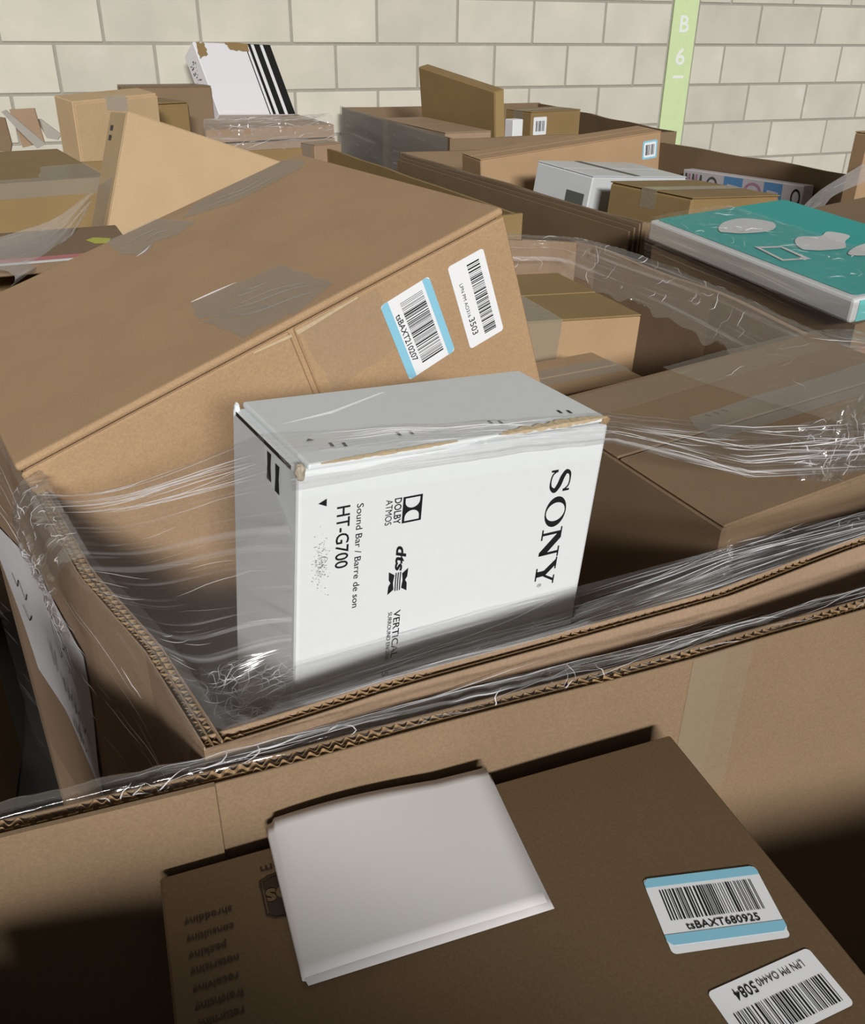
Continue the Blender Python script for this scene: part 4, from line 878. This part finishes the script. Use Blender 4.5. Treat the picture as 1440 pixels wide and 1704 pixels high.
ROWS['c_rim'] = [[(-0.3044, 0.3511, -0.425), (-0.2504, 0.3721, -0.425), (-0.1474, 0.4091, -0.425), (-0.0024, 0.4651, -0.425), (0.0896, 0.5021, -0.425), (0.1866, 0.5391, -0.425), (0.3446, 0.6081, -0.425), (0.5456, 0.6911, -0.425), (0.7856, 0.7961, -0.425)],
    [(-0.3033, 0.3484, -0.395), (-0.2493, 0.3694, -0.395), (-0.1463, 0.4064, -0.395), (-0.0013, 0.4624, -0.395), (0.0907, 0.4994, -0.395), (0.1877, 0.5364, -0.395), (0.3457, 0.6054, -0.395), (0.5467, 0.6884, -0.395), (0.7867, 0.7934, -0.395)],
    [(-0.2985, 0.3363, -0.395), (-0.2445, 0.3573, -0.395), (-0.1415, 0.3943, -0.395), (0.0035, 0.4503, -0.395), (0.0955, 0.4873, -0.395), (0.1925, 0.5243, -0.395), (0.3505, 0.5933, -0.395), (0.5515, 0.6763, -0.395), (0.7915, 0.7813, -0.395)],
    [(-0.2967, 0.3316, -0.4363), (-0.2427, 0.3526, -0.4264), (-0.1397, 0.3896, -0.406), (0.0053, 0.4456, -0.4115), (0.0973, 0.4826, -0.4143), (0.1943, 0.5196, -0.4132), (0.3523, 0.5886, -0.4088), (0.5533, 0.6716, -0.406), (0.7933, 0.7766, -0.406)],
    [(-0.2959, 0.3298, -0.47), (-0.2419, 0.3508, -0.452), (-0.1389, 0.3878, -0.415), (0.0061, 0.4438, -0.425), (0.0981, 0.4808, -0.43), (0.1951, 0.5178, -0.428), (0.3531, 0.5868, -0.42), (0.5541, 0.6698, -0.415), (0.7941, 0.7748, -0.415)]]
ROWS['left_out'] = [[(-0.1286, 0.4271, -0.394), (-0.1976, 0.5281, -0.394), (-0.2816, 0.6271, -0.394), (-0.3736, 0.7681, -0.394), (-0.4656, 0.9051, -0.394), (-0.5886, 1.038, -0.394)],
    [(-0.1449, 0.4155, -0.394), (-0.2139, 0.5165, -0.394), (-0.2979, 0.6155, -0.394), (-0.3899, 0.7565, -0.394), (-0.4819, 0.8935, -0.394), (-0.6049, 1.026, -0.394)],
    [(-0.1482, 0.4132, -0.44), (-0.2172, 0.5142, -0.44), (-0.3012, 0.6132, -0.44), (-0.3932, 0.7542, -0.44), (-0.4852, 0.8912, -0.44), (-0.6082, 1.024, -0.44)],
    [(-0.1474, 0.4138, -0.55), (-0.2164, 0.5148, -0.55), (-0.3004, 0.6138, -0.55), (-0.3924, 0.7548, -0.55), (-0.4844, 0.8918, -0.55), (-0.6074, 1.025, -0.55)],
    [(-0.1465, 0.4144, -0.75), (-0.2155, 0.5154, -0.75), (-0.2995, 0.6144, -0.75), (-0.3915, 0.7554, -0.75), (-0.4835, 0.8924, -0.75), (-0.6065, 1.025, -0.75)],
    [(-0.1457, 0.415, -0.98), (-0.2147, 0.516, -0.98), (-0.2987, 0.615, -0.98), (-0.3907, 0.756, -0.98), (-0.4827, 0.893, -0.98), (-0.6057, 1.026, -0.98)]]
ROWS['b_right'] = [[(0.1022, 1.977, -0.62), (0.1884, 1.961, -0.62), (0.3035, 1.936, -0.62), (0.3507, 1.874, -0.62), (0.4982, 1.549, -0.62), (0.613, 1.202, -0.62), (0.7303, 1.006, -0.62)],
    [(0.1018, 1.975, -0.42), (0.188, 1.959, -0.42), (0.3026, 1.934, -0.42), (0.349, 1.873, -0.42), (0.4963, 1.549, -0.42), (0.6112, 1.201, -0.42), (0.7286, 1.005, -0.42)],
    [(0.1011, 1.971, -0.393), (0.1872, 1.955, -0.393), (0.3008, 1.93, -0.393), (0.3454, 1.872, -0.393), (0.4926, 1.547, -0.393), (0.6075, 1.199, -0.393), (0.7251, 1.003, -0.393)],
    [(0.0974, 1.951, -0.393), (0.1832, 1.935, -0.393), (0.2915, 1.913, -0.393), (0.3275, 1.863, -0.393), (0.474, 1.54, -0.393), (0.5891, 1.192, -0.393), (0.708, 0.9928, -0.393)],
    [(0.0945, 1.935, -0.415), (0.1801, 1.92, -0.415), (0.2842, 1.898, -0.415), (0.3131, 1.856, -0.415), (0.459, 1.534, -0.415), (0.5744, 1.185, -0.415), (0.6943, 0.9846, -0.415)],
    [(0.0899, 1.911, -0.44), (0.1751, 1.895, -0.44), (0.2726, 1.876, -0.44), (0.2908, 1.845, -0.44), (0.4358, 1.525, -0.44), (0.5514, 1.175, -0.44), (0.6728, 0.9717, -0.44)],
    [(0.0872, 1.896, -0.455), (0.1721, 1.88, -0.455), (0.2657, 1.863, -0.455), (0.2773, 1.838, -0.455), (0.4218, 1.52, -0.455), (0.5376, 1.169, -0.455), (0.6599, 0.964, -0.455)]]
ROWS['crumple_left'] = [[(-0.2821, 0.6247, -0.39), (-0.3097, 0.6665, -0.39), (-0.3425, 0.7167, -0.39), (-0.3753, 0.767, -0.39)],
    [(-0.2969, 0.6143, -0.392), (-0.3244, 0.6561, -0.392), (-0.3572, 0.7064, -0.392), (-0.39, 0.7567, -0.392)],
    [(-0.305, 0.6085, -0.415), (-0.3325, 0.6503, -0.415), (-0.3653, 0.7006, -0.415), (-0.3981, 0.7509, -0.415)],
    [(-0.305, 0.6085, -0.45), (-0.3325, 0.6503, -0.45), (-0.3653, 0.7006, -0.45), (-0.3981, 0.7509, -0.45)],
    [(-0.3001, 0.612, -0.475), (-0.3276, 0.6538, -0.475), (-0.3604, 0.7041, -0.475), (-0.3932, 0.7543, -0.475)]]
ROWS['crumple_corner'] = [[(-0.1746, 0.53, -0.4216), (-0.1449, 0.54, -0.4204), (-0.1022, 0.505, -0.4062)],
    [(-0.1658, 0.5, -0.425), (-0.1375, 0.51, -0.4274), (-0.1031, 0.5, -0.4297)],
    [(-0.1524, 0.46, -0.4253), (-0.1258, 0.48, -0.4321), (-0.0968, 0.485, -0.4333)]]
ROWS['crumple_right'] = [[(0.3653, 0.81, -0.3418), (0.4083, 0.83, -0.34), (0.4731, 0.9, -0.3338)],
    [(0.3683, 0.8, -0.3729), (0.4124, 0.82, -0.3751), (0.4635, 0.85, -0.3814)],
    [(0.3633, 0.79, -0.3945), (0.41, 0.8, -0.399), (0.459, 0.82, -0.4154)]]
ROWS['drape'] = [[(-0.7472, 2.02, -0.3248), (-0.762, 1.8, -0.3534), (-0.8111, 1.62, -0.3538)],
    [(-0.7483, 2.01, -0.3356), (-0.7411, 1.78, -0.3755), (-0.7664, 1.53, -0.3795)],
    [(-0.7506, 2, -0.3464), (-0.7262, 1.72, -0.3853), (-0.7135, 1.5, -0.3837)],
    [(-0.7617, 2, -0.3577), (-0.7156, 1.66, -0.3906), (-0.7034, 1.46, -0.3913)]]
ROWS['strand'] = [[(1.242, 2.66, -0.2985), (1.059, 2.5, -0.3561), (0.8791, 2.2, -0.361), (0.7507, 1.95, -0.3654)],
    [(1.258, 2.66, -0.3615), (1.066, 2.48, -0.3863), (0.9119, 2.2, -0.3812), (0.7707, 1.93, -0.3736)]]
ROWS['n_top'] = [[(0.2943, 1.097, -0.385), (0.4348, 1.173, -0.3761), (0.5356, 1.228, -0.3731), (0.611, 1.269, -0.3835)],
    [(0.3582, 1.024, -0.3878), (0.4851, 1.083, -0.3781), (0.5904, 1.131, -0.3775), (0.6697, 1.164, -0.3882)],
    [(0.4469, 0.9474, -0.3904), (0.5563, 0.9969, -0.3816), (0.6442, 1.035, -0.3818), (0.7234, 1.068, -0.3925)],
    [(0.5356, 0.871, -0.393), (0.6165, 0.9105, -0.3892), (0.6931, 0.9476, -0.3857), (0.7675, 0.9898, -0.396)]]
def film_thing(name, label): return thing(name, label, 'stretch film', (0, 0, -Z0))
fw = film_thing('stretch_film', 'clear stretch film pulled tight across the white sound bar box')
film('fan_sheet', ROWS['left'], 90, 220, F_FAN, fw, .0006, 1.6, 60, 0, 3)
glint_creases(fw, 30, .16, .0007, .03, .03, (0, .6), (0, .13), 1)
glint_creases(fw, 34, .07, .0004, .05, .05, (0, .8), (.1, .95), 2)
film('top_band', ROWS['band'], 200, 90, F_BAND, fw, .0022, 2.5, 160, .0016, 5, taut=True)
glint_creases(fw, 120, .14, .0007, .02, .03, (0, .95), (0, 1), 3)
glint_creases(fw, 45, .03, .0009, 1.2, .5, (.5, .9), (.3, 1), 4)
film('front_sheet', ROWS['front'], 220, 130, F_MAIN, fw, .0010, 1.2, 170, .0003, 7, taut=True)
glint_creases(fw, 50, .12, .0006, .03, .03, (0, .8), (.55, .85), 5)
glint_creases(fw, 40, .02, .0006, .8, .5, (.1, .6), (.6, .9), 6)
film('gathered_sheet', ROWS['front_low'], 240, 60, F_DENSE, fw, .0012, 1.0, 260, .0003, 51, taut=True)
glint_creases(fw, 190, .14, .00055, .015, .02, (0, .9), (0, 1), 7)
film('rim_sheet', ROWS['front_out'], 200, 40, F_MAIN, fw, .0012, 2.2, 120, .0006, 9)
glint_creases(fw, 45, .12, .0007, .05, .05, (0, .9), (.3, 1), 8)
film('crumpled_gather', ROWS['crumple_left'], 70, 60, F_CRUMP, fw, .003, 20, 25, .006, 41)
glint_creases(fw, 90, .025, .0007, 2, .6, seed=9)
film('crumpled_gather', ROWS['crumple_corner'], 80, 70, film_mat('film_faint', 0., .16, 16, 16, .1, bump=1.0, crinkle=1.2, shine=.012, graze=.02, thresh=.6), fw, .004, 12, 20, .006, 43)
glint_creases(fw, 110, .03, .0006, 1.2, .5, seed=10)
glint_creases(fw, 60, .07, .0006, .25, .15, seed=11)
film('crumpled_gather', ROWS['crumple_right'], 60, 60, F_CRUMP, fw, .004, 12, 20, .006, 45)
glint_creases(fw, 45, .03, .0008, 1.6, .5, seed=12)
film('side_sheet', ROWS['left_out'], 120, 130, F_CLEAR, fw, .0016, 5, 30, .0008, 11)
glint_creases(fw, 40, .12, .0006, .08, .08, (.0, .8), (.1, .35), 13)
ft = film_thing('stretch_film', 'loose clear film folded over the nearest bulk box rim')
film('sheet', ROWS['c_rim'], 260, 60, F_CLEAR, ft, .002, 3, 60, .0022, 15, edge=.02)
glint_creases(ft, 55, .16, .0007, .06, .06, (.1, .9), (.5, 1), 14)
glint_creases(ft, 30, .045, .0009, 1.0, .4, (.08, .4), (.6, 1), 15)
glint_creases(ft, 30, .25, .0005, .01, .01, (.1, .8), (.2, .5), 16)
fb = film_thing('stretch_film', 'wrinkled film over a box wall below the teal box')
film('sheet', ROWS['b_right'], 200, 70, F_BACK, fb, .0025, 2.5, 45, .0022, 17, edge=.03)
glint_creases(fb, 50, .06, .0012, .8, .5, (.05, .6), (.5, .95), 17)
glint_creases(fb, 40, .2, .0009, .03, .03, (.1, .9), (.2, .6), 18)
fn = film_thing('stretch_film', 'clear film lying on the wide dark brown carton')
film('sheet', ROWS['n_top'], 70, 70, F_CLEAR, fn, .0015, 5, 30, .0012, 19)
glint_creases(fn, 16, .07, .0007, .6, .3, seed=19)
fd = film_thing('stretch_film', 'whitish film strand draped left of the leaning flat carton')
film('sheet', ROWS['drape'], 50, 40, film_mat('film_milky', .28, .4, 1.5, 60, .2, bump=.8), fd, .006, 2, 40, .001, 23)
fs_ = film_thing('stretch_film', 'loose film strand hanging from the tall carton onto the teal box')
film('sheet', ROWS['strand'], 50, 20, MATS['film_milky'], fs_, .006, 3, 40, .002, 25)
# film round the teal box and its stack
Xp = lambda a, b, c: tuple(Fo+np.array(Xx[0])*a+np.array(Xx[1])*b+np.array(Xx[2])*c)
fx = film_thing('stretch_film', 'film wrapped round the teal box and the board stack under it')
film('top_sheet', [[Xp(.0, b, Xd[2]+.002), Xp(.07, b, Xd[2]+.004), Xp(.15, b, Xd[2]+.005), Xp(.20, b, Xd[2]+.002)] for b in (.005, .13, .27, .40, .51)], 60, 90, film_mat('film_top_wrinkles', .015, .2, 14, 14, .12, bump=.8, crinkle=.8), fx, .001, 4, 20, .002, 27)
glint_creases(fx, 30, .05, .0012, 1.5, .5, (.1, .9), seed=20)
film('side_sheet', [[Xp(-.004, .515, .036), Xp(-.004, .25, .036), Xp(-.004, -.004, .036), Xp(.34, -.005, .036)], [Xp(-.006, .515, .0), Xp(-.006, .25, .0), Xp(-.006, -.004, .0), Xp(.34, -.006, .0)],
     [(.43, 1.82, -.47), (.535, 1.59, -.48), (.646, 1.358, -.50), (.95, 1.492, -.50)], [(.43, 1.82, -.75), (.535, 1.59, -.75), (.646, 1.358, -.75), (.95, 1.492, -.75)]], 160, 90, F_BACK, fx, .002, 1.5, 70, 0, 29)
fy = film_thing('stretch_film', 'shiny film round the flat carton stack below the black striped box')

film('sheet', [[(-.92, 3.85, -.352), (-.74, 3.92, -.350), (-.52, 4.10, -.352)], [(-.88, 3.64, -.350), (-.66, 3.76, -.346), (-.41, 3.905, -.350)], [(-.875, 3.625, -.40), (-.66, 3.75, -.40), (-.405, 3.90, -.40)], [(-.875, 3.625, -.50), (-.66, 3.75, -.50), (-.405, 3.90, -.50)]], 110, 70, film_mat('film_shiny', .12, .3, 4, 60, .1, bump=1.0, crinkle=.5), fy, .004, 4, 40, .005, 31)
glint_creases(fy, 70, .12, .0018, .08, .1, seed=21)
fg = film_thing('stretch_film', 'grey film on the left wall of the far bulk box')
film('sheet', [[(.039, 3.30, z), (-.206, 3.915, z), (-.451, 4.53, z)] for z in (-.343, -.46, -.62, -.82)], 60, 50, film_mat('film_grey_wrap', .30, .2, 1.5, 30, .3, (.70, .74, .72)), fg, .002, 1.5, 20, 0, 33)
fe = film_thing('stretch_film', 'streaked film on the left wall of the open bulk box by the green strip')
film('sheet', [[(.449, 1.995, z), (.150, 2.603, z), (-.144, 3.192, z)] for z in (-.375, -.43, -.53, -.68)], 80, 60, F_BACK, fe, .003, 1.2, 60, 0, 35)
